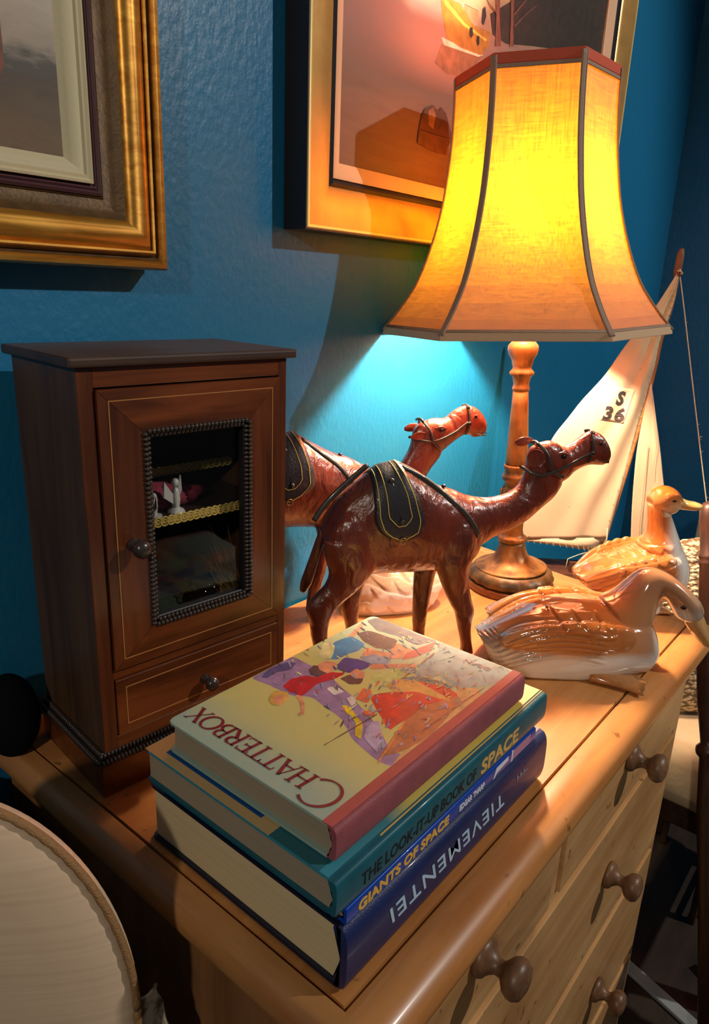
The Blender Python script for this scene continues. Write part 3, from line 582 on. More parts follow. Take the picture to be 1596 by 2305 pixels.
# ================================================================ little display cabinet
M_MAHOG = wood('dark_mahogany', rgb(74, 34, 14), rgb(128, 66, 30), 'X', 16, 0.32, 10, 0.25)
M_MAHOGZ = wood('dark_mahogany_upright', rgb(68, 32, 16), rgb(116, 60, 30), 'Z', 16, 0.32, 10, 0.25)
M_CABSIDE = wood('cabinet_side_wood', rgb(66, 42, 26), rgb(98, 68, 42), 'Z', 12, 0.45, 10)
M_CABTOP = wood('cabinet_top_wood', rgb(60, 42, 34), rgb(84, 62, 50), 'X', 12, 0.45, 10)
M_EBON = plain('ebonised_beading', rgb(54, 44, 40), 0.28, 0, 0.3)
M_INLAY = plain('boxwood_stringing', rgb(176, 118, 62), 0.4)
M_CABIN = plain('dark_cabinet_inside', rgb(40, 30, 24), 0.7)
cab = thing('display_cabinet', 'small dark mahogany cabinet with glazed door standing left of the books', 'cabinet', (0.2858, 0.5155, 0), R(-5.773))
CW, CD, CH = 0.223, 0.135, 0.402
def cb(bm, *a, **k): return box(bm, *a, **k)
bm = bmesh.new()
cb(bm, 0, CW, 0, CD, 0, 0.034, bev=.0015)
obj('plinth', bm, M_MAHOG, cab)
def beads(name, segs, r, step, parent, mt):
    bm = bmesh.new()
    for a, b in segs:
        a = Vector(a); b = Vector(b); n = max(1, int((b-a).length/step)); d = (b-a).normalized()
        ax = d.to_track_quat('X', 'Z').to_matrix().to_4x4()
        for rr_, off in ((r, 0.0), ):
            for i in range(n):
                p = a+(b-a)*((i+.5)/n)
                mm = Matrix.Translation(p) @ ax
                bmesh.ops.create_uvsphere(bm, u_segments=8, v_segments=6, radius=1.0, matrix=mm @ Matrix.Diagonal((step*.48, r, r, 1)))
    return obj(name, bm, mt, parent, True)
zb = 0.038
bm = bmesh.new(); box(bm, -.001, CW+.001, -.001, CD, .034, .0365, .001); obj('plinth_cap', bm, M_EBON, cab)
beads('plinth_beading', [((0, -.001, .0375), (CW, -.001, .0375)), ((0, .0045, .0415), (CW, .0045, .0415)),
                         ((-.001, 0, .0375), (-.001, CD, .0375)), ((.0035, .004, .0415), (.0035, CD, .0415)),
                         ((CW+.001, 0, .0375), (CW+.001, CD, .0375))], .0032, .0036, cab, M_EBON)
IN = .006
bm = bmesh.new(); cb(bm, IN, IN+.008, IN, CD, .036, CH-.008, bev=.0006); obj('side_panel', bm, M_CABSIDE, cab)
bm = bmesh.new(); cb(bm, CW-IN-.008, CW-IN, IN, CD, .036, CH-.008, bev=.0006); obj('side_panel', bm, M_CABSIDE, cab)
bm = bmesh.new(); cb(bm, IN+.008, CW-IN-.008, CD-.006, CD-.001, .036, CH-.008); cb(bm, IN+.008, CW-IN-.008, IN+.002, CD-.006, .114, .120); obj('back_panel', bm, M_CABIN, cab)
bm = bmesh.new(); cb(bm, -.002, CW+.002, -.002, CD+.002, CH-.0085, CH, bev=.0025); obj('lid', bm, M_CABTOP, cab)
bm = bmesh.new()
cb(bm, IN+.0002, .0195, IN-.0015, IN+.010, .036, CH-.009, bev=.0008)
obj('stile', bm, M_MAHOGZ, cab); bm = bmesh.new(); cb(bm, CW-.0155, CW-IN-.0002, IN-.0015, IN+.010, .036, CH-.009, bev=.0008)
obj('stile', bm, M_MAHOGZ, cab)
bm = bmesh.new(); cb(bm, .0195, CW-.0155, IN-.001, IN+.010, CH-.025, CH-.009, bev=.0006)
obj('cross_rail', bm, M_MAHOG, cab); bm = bmesh.new(); cb(bm, .0195, CW-.0155, IN-.001, IN+.010, .1145, .1235, bev=.0006)
obj('cross_rail', bm, M_MAHOG, cab); bm = bmesh.new(); cb(bm, .0195, CW-.0155, IN-.001, IN+.010, .036, .056, bev=.0006)
obj('cross_rail', bm, M_MAHOG, cab)
# door (local frame: front plane y = IN-.004), mitred frame
DX0, DX1, DZ0, DZ1 = .0205, .2065, .1245, .3755
door = bpy.data.objects.new('door', None)
bm = bmesh.new()
ox0, ox1, oz0, oz1 = .0595, .1705, .158, .338
yF = IN-.0045
def mitre(bm, q, y0, y1, mi):
    poly_prism(bm, [(x, y0, z) for x, z in q], (0, 1, 0), y1-y0, mi)
g = .0004
mitre(bm, [(DX0, DZ1), (DX1, DZ1), (ox1, oz1), (ox0, oz1)], yF, IN+.008, 0)
mitre(bm, [(DX0, DZ0), (ox0, oz0), (ox1, oz0), (DX1, DZ0)], yF, IN+.008, 0)
mitre(bm, [(DX0, DZ0+g), (DX0, DZ1-g), (ox0, oz1-g), (ox0, oz0+g)], yF+.0002, IN+.008, 1)
mitre(bm, [(DX1, DZ0+g), (ox1, oz0+g), (ox1, oz1-g), (DX1, DZ1-g)], yF+.0002, IN+.008, 1)
door = obj('door', bm, [M_MAHOG, M_MAHOGZ], cab)
beads('door_beading', [((ox0+.003, yF-.0005, oz1), (ox1-.003, yF-.0005, oz1)), ((ox0+.003, yF-.0005, oz0), (ox1-.003, yF-.0005, oz0)),
                       ((ox0+.001, yF-.0005, oz0), (ox0+.001, yF-.0005, oz1)), ((ox1-.001, yF-.0005, oz0), (ox1-.001, yF-.0005, oz1)),
                       ((ox0+.006, yF+.0015, oz1-.0035), (ox1-.006, yF+.0015, oz1-.0035)), ((ox0+.006, yF+.0015, oz0+.0035), (ox1-.006, yF+.0015, oz0+.0035)),
                       ((ox0+.0045, yF+.0015, oz0+.004), (ox0+.0045, yF+.0015, oz1-.004)), ((ox1-.0045, yF+.0015, oz0+.004), (ox1-.0045, yF+.0015, oz1-.004))], .0026, .0042, door, M_EBON)
bm = bmesh.new(); frame_sweep(bm, ox0+.004, ox1-.004, oz0+.004, oz1-.004, [(0, IN+.006), (0, IN-.001), (.002, IN), (.0025, IN+.006)])
obj('glazing_rebate', bm, M_BLACK, door)
bm = bmesh.new()
frame_sweep(bm, DX0+.009, DX1-.009, DZ0+.009, DZ1-.009, [(0, yF), (0, yF-.0003), (.0009, yF-.0003), (.0009, yF)])
obj('inlay_line', bm, M_INLAY, door)
def glass_mat():
    mt = bpy.data.materials.new('old_glass'); mt.use_nodes = True; nt = mt.node_tree
    for n in list(nt.nodes):
        if n.type != 'OUTPUT_MATERIAL': nt.nodes.remove(n)
    out = nt.nodes['Material Output']
    tr = nt.nodes.new('ShaderNodeBsdfTransparent'); tr.inputs[0].default_value = (0.9, 0.9, 0.88, 1)
    gl = nt.nodes.new('ShaderNodeBsdfGlossy'); gl.inputs['Roughness'].default_value = 0.05
    fr = nt.nodes.new('ShaderNodeFresnel'); fr.inputs[0].default_value = 1.45
    mx = nt.nodes.new('ShaderNodeMixShader')
    ge = nt.nodes.new('ShaderNodeNewGeometry'); mu = nt.nodes.new('ShaderNodeMath'); mu.operation = 'MULTIPLY_ADD'; mu.inputs[1].default_value = -1; mu.inputs[2].default_value = 1
    nt.links.new(ge.outputs['Backfacing'], mu.inputs[0]); m2 = nt.nodes.new('ShaderNodeMath'); m2.operation = 'MULTIPLY'; nt.links.new(mu.outputs[0], m2.inputs[0]); nt.links.new(fr.outputs[0], m2.inputs[1])
    nt.links.new(m2.outputs[0], mx.inputs[0]); nt.links.new(tr.outputs[0], mx.inputs[1]); nt.links.new(gl.outputs[0], mx.inputs[2])
    nt.links.new(mx.outputs[0], out.inputs[0]); return mt
bm = bmesh.new(); box(bm, ox0+.0048, ox1-.0048, IN+.0045, IN+.0055, oz0+.0048, oz1-.0048)
obj('glass_pane', bm, glass_mat(), door)
bm = bmesh.new()
lathe(bm, [(.0062, 0), (.0062, .0015), (.003, .004), (.003, .007), (.0062, .010), (.0085, .014), (.0082, .018), (.005, .021), (.0005, .022)], 20)
for v in bm.verts: v.co = Vector((.0445+v.co.x, yF-v.co.z, .2405+v.co.y))
obj('knob', bm, M_EBON, door, True)
# drawer
bm = bmesh.new(); box(bm, .0205, .2065, IN-.003, IN+.05, .0575, .1135, .0008)
dr = obj('drawer', bm, M_MAHOG, cab)
bm = bmesh.new(); frame_sweep(bm, .0295, .1975, .066, .105, [(0, IN-.003), (0, IN-.0034), (.0008, IN-.0034), (.0008, IN-.003)])
obj('inlay_line', bm, M_INLAY, dr)
bm = bmesh.new()
lathe(bm, [(.0052, 0), (.0052, .0015), (.0028, .004), (.0028, .006), (.0055, .009), (.0072, .0125), (.0068, .016), (.004, .0185), (.0005, .019)], 20)
for v in bm.verts: v.co = Vector((.1135+v.co.x, IN-.003-v.co.z, .081+v.co.y))
obj('knob', bm, M_EBON, dr, True)
# shelves with gold braid
M_BRAID = plain('yellow_gold_braid', rgb(224, 196, 110), 0.45, 0.0, 0, 0.3, 900)
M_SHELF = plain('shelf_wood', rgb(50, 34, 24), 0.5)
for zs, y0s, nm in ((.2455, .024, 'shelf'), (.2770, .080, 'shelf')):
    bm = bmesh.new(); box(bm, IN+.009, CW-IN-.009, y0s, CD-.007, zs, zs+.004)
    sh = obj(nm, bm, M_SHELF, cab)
    bm = bmesh.new(); n = 26
    for i in range(n):
        cx_ = .022+(CW-.044)*(i+.5)/n
        for rr_, rt_ in ((.0042, .0010), (.0018, .0007)):
            pts = [(cx_+rr_*math.cos(2*PI*k/12), y0s-.0015, zs+.002+rr_*1.05*math.sin(2*PI*k/12)) for k in range(13)]
            tube(bm, pts, rt_, 5)
    box(bm, .022, CW-.022, y0s-.0012, y0s-.0004, zs-.001, zs+.005)
    obj('gold_braid', bm, M_BRAID, sh, True)
# things in the cabinet (each lies on the shelf or on the floor of the cabinet)
cab_m = Matrix.Translation((0.2858, 0.5155, 0)) @ Matrix.Rotation(R(-5.773), 4, 'Z')
def W(x, y, z): return cab_m @ Vector((x, y, z))
M_ROSE = plain('rose_pink_cloth', rgb(150, 50, 74), 0.8, 0, 0, 0.6, 120, 0.5, 60)
M_GREEN = plain('dark_green_velvet', rgb(34, 46, 32), 0.9, 0, 0, 0.6, 120, 0.4, 40)
M_PORC = plain('white_porcelain', rgb(226, 224, 226), 0.2, 0, 0.6)
M_FEATH = plain('tawny_feathers', rgb(128, 96, 60), 0.8, 0, 0, 0, 1, 0.5, 120)
def lump(nm, c, r, mt, lab, cat, amp=.3, seed=0, parent_bm=None):
    bm = bmesh.new(); ball(bm, (0, 0, 0), r, 24)
    for v in bm.verts: v.co *= 1+amp*noise.noise(v.co*60+Vector((seed, 0, 0)))
    zmin_ = min(v.co.z for v in bm.verts)
    for v in bm.verts: v.co.z = max(v.co.z, -r[2]*.55)
    o = obj(nm, bm, mt, None, True); o.location = W(c[0], c[1], c[2]+r[2]*.55); o.rotation_euler = (0, 0, R(-5.773))
    return tag(o, lab, cat)
lump('folded_cloth', (.090, .066, .2497), (.056, .022, .016), M_ROSE, 'crumpled rose pink cloth on the upper shelf behind the cabinet glass', 'cloth', .5)
lump('folded_cloth', (.095, .080, .1202), (.058, .040, .024), M_GREEN, 'dark green cloth at the bottom of the glazed cabinet', 'cloth', .5, 3)
for i, (x, y, z, s) in enumerate([(.108, .036, .2497, 1.0), (.084, .034, .2497, .7)]):
    bm = bmesh.new(); ball(bm, (0, 0, .010), (.0035, .0035, .010), 12); ball(bm, (0, 0, .023), (.0035, .003, .0035), 12)
    for sg in (-1, 1):
        poly_prism(bm, [(sg*.001, 0, .012), (sg*.012, .002, .026), (sg*.013, .002, .014), (sg*.002, 0, .006)], (0, 1, 0), .0012)
    if i: lathe(bm, [(.008, 0), (.008, .002), (.003, .003), (.003, .006)], 16)
    else: lathe(bm, [(.007, 0), (.006, .002), (.002, .004)], 16)
    for v in bm.verts: v.co *= s*1.25
    o = obj('porcelain_figurine', bm, M_PORC, None, True, 40); o.location = W(x, y, z); o.rotation_euler = (0, 0, .4+i)
    tag(o, ['white winged porcelain figurine in the middle of the cabinet shelf', 'smaller white porcelain figurine left of the winged one in the cabinet'][i], 'figurine')
bm = bmesh.new(); random.seed(5)
for k in range(90):
    a = random.uniform(0, 2*PI); l = random.uniform(.03, .07); b0 = Vector((random.uniform(-.006, .006), random.uniform(-.006, .006), 0))
    d = Vector((-.9+random.uniform(-.5, .7), random.uniform(-.3, .3), random.uniform(.6, 1.6))).normalized()
    p = [b0+d*l*t+Vector((-.02*t*t*random.uniform(.3, 1), 0, -.006*t*t)) for t in (0, .35, .7, 1)]
    p = [Vector((max(min(q.x, .008), -.045), q.y, max(q.z, 0))) for q in p]
    tube(bm, p, [.0007, .0006, .0004, .0001], 3)
ft = obj('feather_tuft', bm, M_FEATH); ft.location = W(.178, .028, .1202); ft.rotation_euler = (0, 0, R(-5.773))
for v in ft.data.vertices: v.co.z *= 1.9; v.co.x *= .75
tag(ft, 'tuft of tawny feathers inside the cabinet at the right of the glass', 'feathers')
bm = bmesh.new(); random.seed(8)
lathe(bm, [(.012, 0), (.013, .01), (.011, .03), (.0125, .05), (.0118, .05), (.0105, .03), (.012, .01), (.001, .004)], 20)
vs = obj('glass_tumbler', bm, glass_mat(), None, True); vs.location = W(.140, .035, .1202); tag(vs, 'clear glass tumbler low behind the cabinet pane', 'glass')

# ================================================================ stack of books
M_PAGES = wood('cream_book_pages', rgb(188, 168, 128), rgb(214, 196, 156), 'X', 40, 0.8, 1)
def pages_mat(name, c1, c2):
    mt, nt, b = new_mat(name); tc = nt.nodes.new('ShaderNodeTexCoord'); mp = nt.nodes.new('ShaderNodeMapping')
    mp.inputs['Scale'].default_value = (4, 4, 900)
    n = nt.nodes.new('ShaderNodeTexNoise'); n.inputs['Scale'].default_value = 1.0; n.inputs['Detail'].default_value = 4
    nt.links.new(tc.outputs['Object'], mp.inputs['Vector']); nt.links.new(mp.outputs['Vector'], n.inputs['Vector'])
    r = nt.nodes.new('ShaderNodeValToRGB'); r.color_ramp.elements[0].color = c1; r.color_ramp.elements[1].color = c2
    nt.links.new(n.outputs['Fac'], r.inputs['Fac']); nt.links.new(r.outputs['Color'], b.inputs['Base Color']); b.inputs['Roughness'].default_value = .85
    return mt
M_PG1 = pages_mat('cream_page_edges', rgb(196, 172, 128), rgb(222, 202, 158)); M_PG2 = pages_mat('grey_page_edges', rgb(140, 126, 104), rgb(168, 152, 126))
def book(nm, label, x0, x1, y0, y1, z0, z1, spine_m, top_m, bot_m, pg_m, bulge=.008, bd=.0025, sq=.003, rad=0.0, joint=0.012, edge_wear=0):
    t = thing(nm, label, 'book', ((x0+x1)/2, (y0+y1)/2, z0))
    cx_, cy_ = (x0+x1)/2, (y0+y1)/2
    def sh(bm):
        for v in bm.verts: v.co -= Vector((cx_, cy_, z0))
        return bm
    def board(z, zz, name, mt):
        bm = bmesh.new(); xs = [x0, x1]
        pts = [(x0, y0+joint*.6), (x1, y0+joint*.6)]
        rr_ = .006
        pts += [(x1, y1-rr_), (x1-rr_*.3, y1-rr_*.3), (x1-rr_, y1), (x0+rr_, y1), (x0+rr_*.3, y1-rr_*.3), (x0, y1-rr_)]
        if edge_wear:
            rn = random.Random(3)
        poly_prism(bm, [(px, py, z) for px, py in pts], (0, 0, 1), zz-z)
        bmesh.ops.bevel(bm, geom=[e for e in bm.edges], offset=.0006, segments=2, affect='EDGES')
        return obj(name, sh(bm), mt, t, True, 50)
    top = board(z1-bd, z1, 'front_cover', top_m); board(z0, z0+bd, 'back_cover', bot_m)
    bm = bmesh.new(); hz = (z1-z0)/2-.0002; zc = (z0+z1)/2; RR = []
    for x in (x0, x0+.0012, x1-.0012, x1):
        k = 1.0 if x0 < x < x1 else 0.94
        ring = []
        prof_ = [(y0+joint*.62, hz), (y0+joint*.45, hz-.0006)]
        for j in range(13):
            a = PI/2-PI*j/12; e = .55
            ring_y = y0+bulge*.9-abs(math.cos(a))**e*bulge; prof_.append((ring_y if abs(math.cos(a)) > 1e-6 else y0+bulge*.9, hz*math.copysign(abs(math.sin(a))**e, math.sin(a)) if abs(math.sin(a)) > 1e-6 else 0.0))
        prof_ += [(y0+joint*.45, -hz+.0006), (y0+joint*.62, -hz)]
        inner = [(y0+joint*.62, -hz+bd*.7), (y0+bulge+.001, -hz+bd), (y0+bulge*.55+.0015, -hz*.5), (y0+bulge*.3+.002, 0), (y0+bulge*.55+.0015, hz*.5), (y0+bulge+.001, hz-bd), (y0+joint*.62, hz-bd*.7)]
        RR.append([Vector((x, y_, zc+z_*k)) for y_, z_ in prof_+inner])
    rings(bm, RR, cap=True)
    sp = obj('spine', sh(bm), spine_m, t, True, 45)
    bm = bmesh.new(); box(bm, x0+sq, x1-sq, y0+bulge*.5+.003, y1-sq, z0+bd, z1-bd)
    obj('pages', sh(bm), pg_m, t)
    return t, top, sp
def wpart(nm, bm, mt, t): # world coords part of a book
    for v in bm.verts: v.co -= Vector(t.location)
    return obj(nm, bm, mt, t)
def spine_text(t, name, s, size, x, y, z, mt, width=None, flip=False, shear=0, bold=0.0, sx=1.0, space=1.0):
    o = place_text(name, s, size, (x, y, z), (-1, 0, 0) if flip else (1, 0, 0), (0, 0, -1) if flip else (0, 0, 1), mt, None, width, .0002, shear, bold, space, sx)
    o.parent = t; 
    for v in o.data.vertices: v.co -= Vector(t.location)
    return o
M_NAVY = plain('navy_book_cloth', rgb(22, 38, 88), 0.45, 0, 0.15, 0.25, 900, 0.12, 30)
M_NAVYD = plain('very_dark_navy_cloth', rgb(16, 22, 48), 0.45, 0, 0.1, 0.2, 900)
M_ICE = plain('ice_blue_print', rgb(182, 210, 236), 0.5)
b1, b1t, b1s = book('book', 'thick navy blue book at the bottom of the stack', .2865, .5900, .2235, .4440, 0.0004, .0560, M_NAVY, M_NAVYD, M_NAVYD, M_PG1, .011, .003, .004)
spine_text(b1, 'spine_title', 'TIEVEMENTEI', .0225, .5055, .2220, .0385, M_ICE, .1725, True, -.25, .00012, 1.0, 1.15)
spine_text(b1, 'publisher_mark', '· · ı · ı · ı', .010, .5480, .2220, .040, M_ICE, .020, True)
M_ROYAL = plain('royal_blue_jacket', rgb(12, 66, 168), 0.35, 0, 0.3); M_GREENBK = plain('dark_green_jacket', rgb(34, 44, 38), 0.4, 0, 0.2, 0, 1, 0.5, 25)
M_YELPR = plain('yellow_print', rgb(232, 184, 84), 0.5); M_WHITEPR = plain('white_print', rgb(224, 230, 240), 0.5); M_PINKPR = plain('lilac_label', rgb(176, 128, 160), 0.5)
b2, b2t, b2s = book('book', 'thin royal blue book with yellow spine lettering second from the bottom', .2890, .5670, .2265, .4300, .0563, .0705, M_ROYAL, M_GREENBK, M_GREENBK, M_PG2, .0015, .002, .003)
spine_text(b2, 'spine_title', 'GIANTS OF SPACE', .0115, .3010, .2260, .0592, M_YELPR, .1130, bold=.0004)
spine_text(b2, 'author_name', 'EDGAR THARP', .0080, .4300, .2260, .0600, M_WHITEPR, .0400, bold=.0002)
bm = bmesh.new(); poly_prism(bm, [(.486, .2262, .0585), (.4885, .2262, .0585), (.492, .2262, .0620), (.512, .2262, .0640), (.512, .2262, .0680), (.490, .2262, .0675)], (0, -1, 0), .0003); wpart('publisher_emblem', bm, M_WHITEPR, b2)
bm = bmesh.new(); box(bm, .5220, .5560, .2262, .2266, .0590, .0685); wpart('lilac_label', bm, M_PINKPR, b2)
bm = bmesh.new(); box(bm, .5190, .5215, .2262, .2266, .0580, .0695); wpart('white_stripe', bm, M_WHITEPR, b2)
M_TEAL = plain('teal_spine_paper', rgb(22, 92, 108), 0.45, 0, 0.15, 0, 1, 0.15, 40); M_BLKPR = plain('black_print', rgb(14, 24, 30), 0.5); M_TANPR = plain('tan_print', rgb(218, 176, 100), 0.5)
def banded(name, stops, axis='X', rough=.45):
    mt, nt, b = new_mat(name); tc = nt.nodes.new('ShaderNodeTexCoord'); sp = nt.nodes.new('ShaderNodeSeparateXYZ')
    nt.links.new(tc.outputs['Object'], sp.inputs[0]); mr = nt.nodes.new('ShaderNodeMapRange'); mr.inputs['From Min'].default_value = -.15; mr.inputs['From Max'].default_value = .15
    nt.links.new(sp.outputs[axis], mr.inputs['Value']); r = nt.nodes.new('ShaderNodeValToRGB')
    while len(r.color_ramp.elements) < len(stops): r.color_ramp.elements.new(.5)
    for e, (p, c) in zip(r.color_ramp.elements, stops): e.position = p; e.color = c
    n = nt.nodes.new('ShaderNodeTexNoise'); n.inputs['Scale'].default_value = 30; n.inputs['Detail'].default_value = 5; nt.links.new(tc.outputs['Object'], n.inputs['Vector'])
    ma = nt.nodes.new('ShaderNodeMath'); ma.operation = 'MULTIPLY_ADD'; ma.inputs[1].default_value = .10; ma.inputs[2].default_value = -.05
    nt.links.new(n.outputs['Fac'], ma.inputs[0]); ad = nt.nodes.new('ShaderNodeMath'); nt.links.new(mr.outputs[0], ad.inputs[0]); nt.links.new(ma.outputs[0], ad.inputs[1])
    nt.links.new(ad.outputs[0], r.inputs['Fac']); nt.links.new(r.outputs['Color'], b.inputs['Base Color']); b.inputs['Roughness'].default_value = rough
    return mt
M_B3TOP = banded('space_book_cover', [(0.0, rgb(60, 140, 160)), (0.2, rgb(66, 130, 142)), (0.30, rgb(200, 182, 96)), (1.0, rgb(214, 186, 84))], 'X')
M_SANDC = plain('sand_cover_paper', rgb(206, 172, 118), 0.5); M_BLUEC = plain('blue_cover_stripe', rgb(10, 76, 140), 0.45); M_TEALC = plain('teal_cover_patch', rgb(40, 104, 116), 0.45)
b3, b3t, b3s = book('book', 'teal book about space directly under the topmost book', .2775, .5840, .2265, .4330, .0708, .1000, M_TEAL, M_B3TOP, M_TEAL, M_PG2, .004, .0025, .003)
spine_text(b3, 'spine_title', 'THE LOOK-IT-UP BOOK OF', .0150, .3030, .2261, .0790, M_BLKPR, .1500, bold=.0002)
spine_text(b3, 'spine_title', 'SPACE', .0190, .4610, .2261, .0775, M_TANPR, .0660, bold=.0006)
bm = bmesh.new(); box(bm, .2780, .3300, .289, .4320, .1000, .1002); wpart('sand_panel', bm, M_SANDC, b3)
bm = bmesh.new(); box(bm, .2860, .3300, .305, .4150, .1002, .10035); wpart('blue_stripe', bm, M_BLUEC, b3)
bm = bmesh.new(); box(bm, .2780, .3300, .2420, .2890, .1002, .10035); wpart('teal_patch', bm, M_TEALC, b3)
bm = bmesh.new(); box(bm, .3300, .5835, .2318, .2326, .0990, .1001); wpart('hinge_groove', bm, M_TANPR, b3)
M_ROSESP = plain('rose_book_cloth', rgb(150, 78, 86), 0.6, 0, 0, 0.3, 900, 0.12, 60)
M_CHAT = banded('annual_cover_paper', [(0.0, rgb(150, 172, 160)), (0.09, rgb(152, 176, 162)), (0.26, rgb(196, 196, 124)), (0.55, rgb(202, 200, 118)), (0.8, rgb(176, 194, 160)), (1.0, rgb(196, 202, 176))], 'X', .52)
b4, b4t, b4s = book('book', 'topmost book with painted children on a yellow cover and rose spine', .2885, .5530, .2375, .4165, .1010, .1280, M_ROSESP, M_CHAT, M_CHAT, M_PG2, .005, .002, .0045, edge_wear=1)
bm = bmesh.new(); box(bm, .2885, .5530, .2415, .2500, .1276, .12835, .0002); wpart('spine_strip', bm, plain('rose_cloth_strip', rgb(172, 84, 80), 0.55, 0, 0, 0.2, 900), b4)
ART = {'mauve': (146, 124, 166), 'teal_water': (134, 168, 164), 'pale_green': (178, 196, 120), 'dull_teal': (90, 128, 116), 'tan_canvas': (206, 170, 112), 'brown_canvas': (176, 112, 74),
       'red_canvas': (196, 70, 50), 'bright_red': (206, 58, 44), 'orange_red': (206, 104, 66), 'ochre': (210, 168, 92), 'grey_dark': (110, 108, 112), 'indigo': (76, 76, 128), 'brown': (84, 66, 60),
       'skin': (216, 150, 112), 'coral': (190, 90, 76), 'slate': (140, 156, 172), 'sky_blue': (44, 128, 176), 'cream': (214, 214, 150), 'royal': (34, 52, 134), 'dark_hair': (66, 54, 62),
       'red': (188, 24, 44), 'blonde': (212, 172, 84), 'yellow': (222, 196, 44), 'white_dab': (222, 212, 206), 'lilac': (170, 158, 188), 'umber': (110, 72, 60), 'gold_line': (226, 150, 80)}
AM = {k: plain('print_'+k, rgb(*v), 0.52, 0, 0, 0, 1, 0.28, 90) for k, v in ART.items()}
names = sorted(AM); bm = bmesh.new()
for i, (k, pts) in enumerate(COVER_ART):
    # soften the outline of every patch of colour
    cen = Vector((sum(p[0] for p in pts)/len(pts), sum(p[1] for p in pts)/len(pts), 0)); q = [Vector((p[0], p[1], 0)) for p in pts]; out = []
    n = len(q)
    for j in range(n):
        a, b = q[j], q[(j+1) % n]
        out += [a*.9+b*.1, a*.66+b*.34, a*.33+b*.67, a*.1+b*.9]
    out = [Vector((min(max(o_.x+.0009*noise.noise(o_*500), .2895), .552), min(max(o_.y+.0009*noise.noise(o_*500+Vector((9, 9, 9))), .2503), .4155), .12805+.000008*(i+1))) for o_ in out]
    f = bm.faces.new([bm.verts.new(o_) for o_ in out]); f.material_index = names.index(k)
    if f.normal.z < 0: f.normal_flip()
# loose brush dabs
rd = random.Random(21)
REG = [((.375, .545), (.30, .415), ['mauve', 'indigo', 'slate', 'grey_dark', 'cream', 'coral', 'lilac', 'brown'], 90),
       ((.47, .551), (.255, .36), ['teal_water', 'teal_water', 'pale_green', 'slate'], 90),
       ((.37, .46), (.255, .33), ['lilac', 'mauve', 'lilac', 'slate', 'mauve', 'orange_red'], 70),
       ((.43, .505), (.252, .31), ['tan_canvas', 'brown_canvas', 'ochre', 'tan_canvas'], 40),
       ]
lay = 60
for (xa, xb), (ya_, yb), cols, cnt in REG:
    for _ in range(cnt):
        x_ = rd.uniform(xa, xb); y_ = rd.uniform(ya_, yb)
        if x_-.375 < (y_-.25)*.0: continue
        if y_ > .33 and x_ < .385: continue
        an = rd.uniform(-.5, .5)+(1.0 if y_ > .33 else .2); l_ = rd.uniform(.0015, .0055); w_ = rd.uniform(.0004, .0012); lay += 1
        dx, dy = math.cos(an), math.sin(an)
        q = [(x_+dx*a_*l_-dy*b_*w_, y_+dy*a_*l_+dx*b_*w_) for a_, b_ in ((-1, -.4), (-.3, -1), (.7, -.8), (1, .2), (.4, .9), (-.6, .7))]
        q = [(min(max(u_, .2895), .552), min(max(v_, .2503), .4155)) for u_, v_ in q]
        f = bm.faces.new([bm.verts.new((u_, v_, .1284+.0000008*lay)) for u_, v_ in q]); f.material_index = names.index(rd.choice(cols))
bmesh.ops.triangulate(bm, faces=bm.faces[:])
for f in bm.faces:
    f.normal_update()
    if f.normal.z < 0: f.normal_flip()
for v in bm.verts: v.co -= Vector(b4.location)
me = bpy.data.meshes.new('cover_painting'); bm.to_mesh(me); bm.free()
cp = link('cover_painting', me, [AM[k] for k in names], b4)
M_MAROON = plain('maroon_print', rgb(122, 28, 40), 0.45)
def cover_text(nm, s, size, o_, width, mt, bold=0.0):
    o = place_text(nm, s, size, o_, (0, 1, 0), (-1, 0, 0), mt, None, width, .0001, 0, bold)
    for v in o.data.vertices: v.co -= Vector(b4.location)
    o.parent = b4
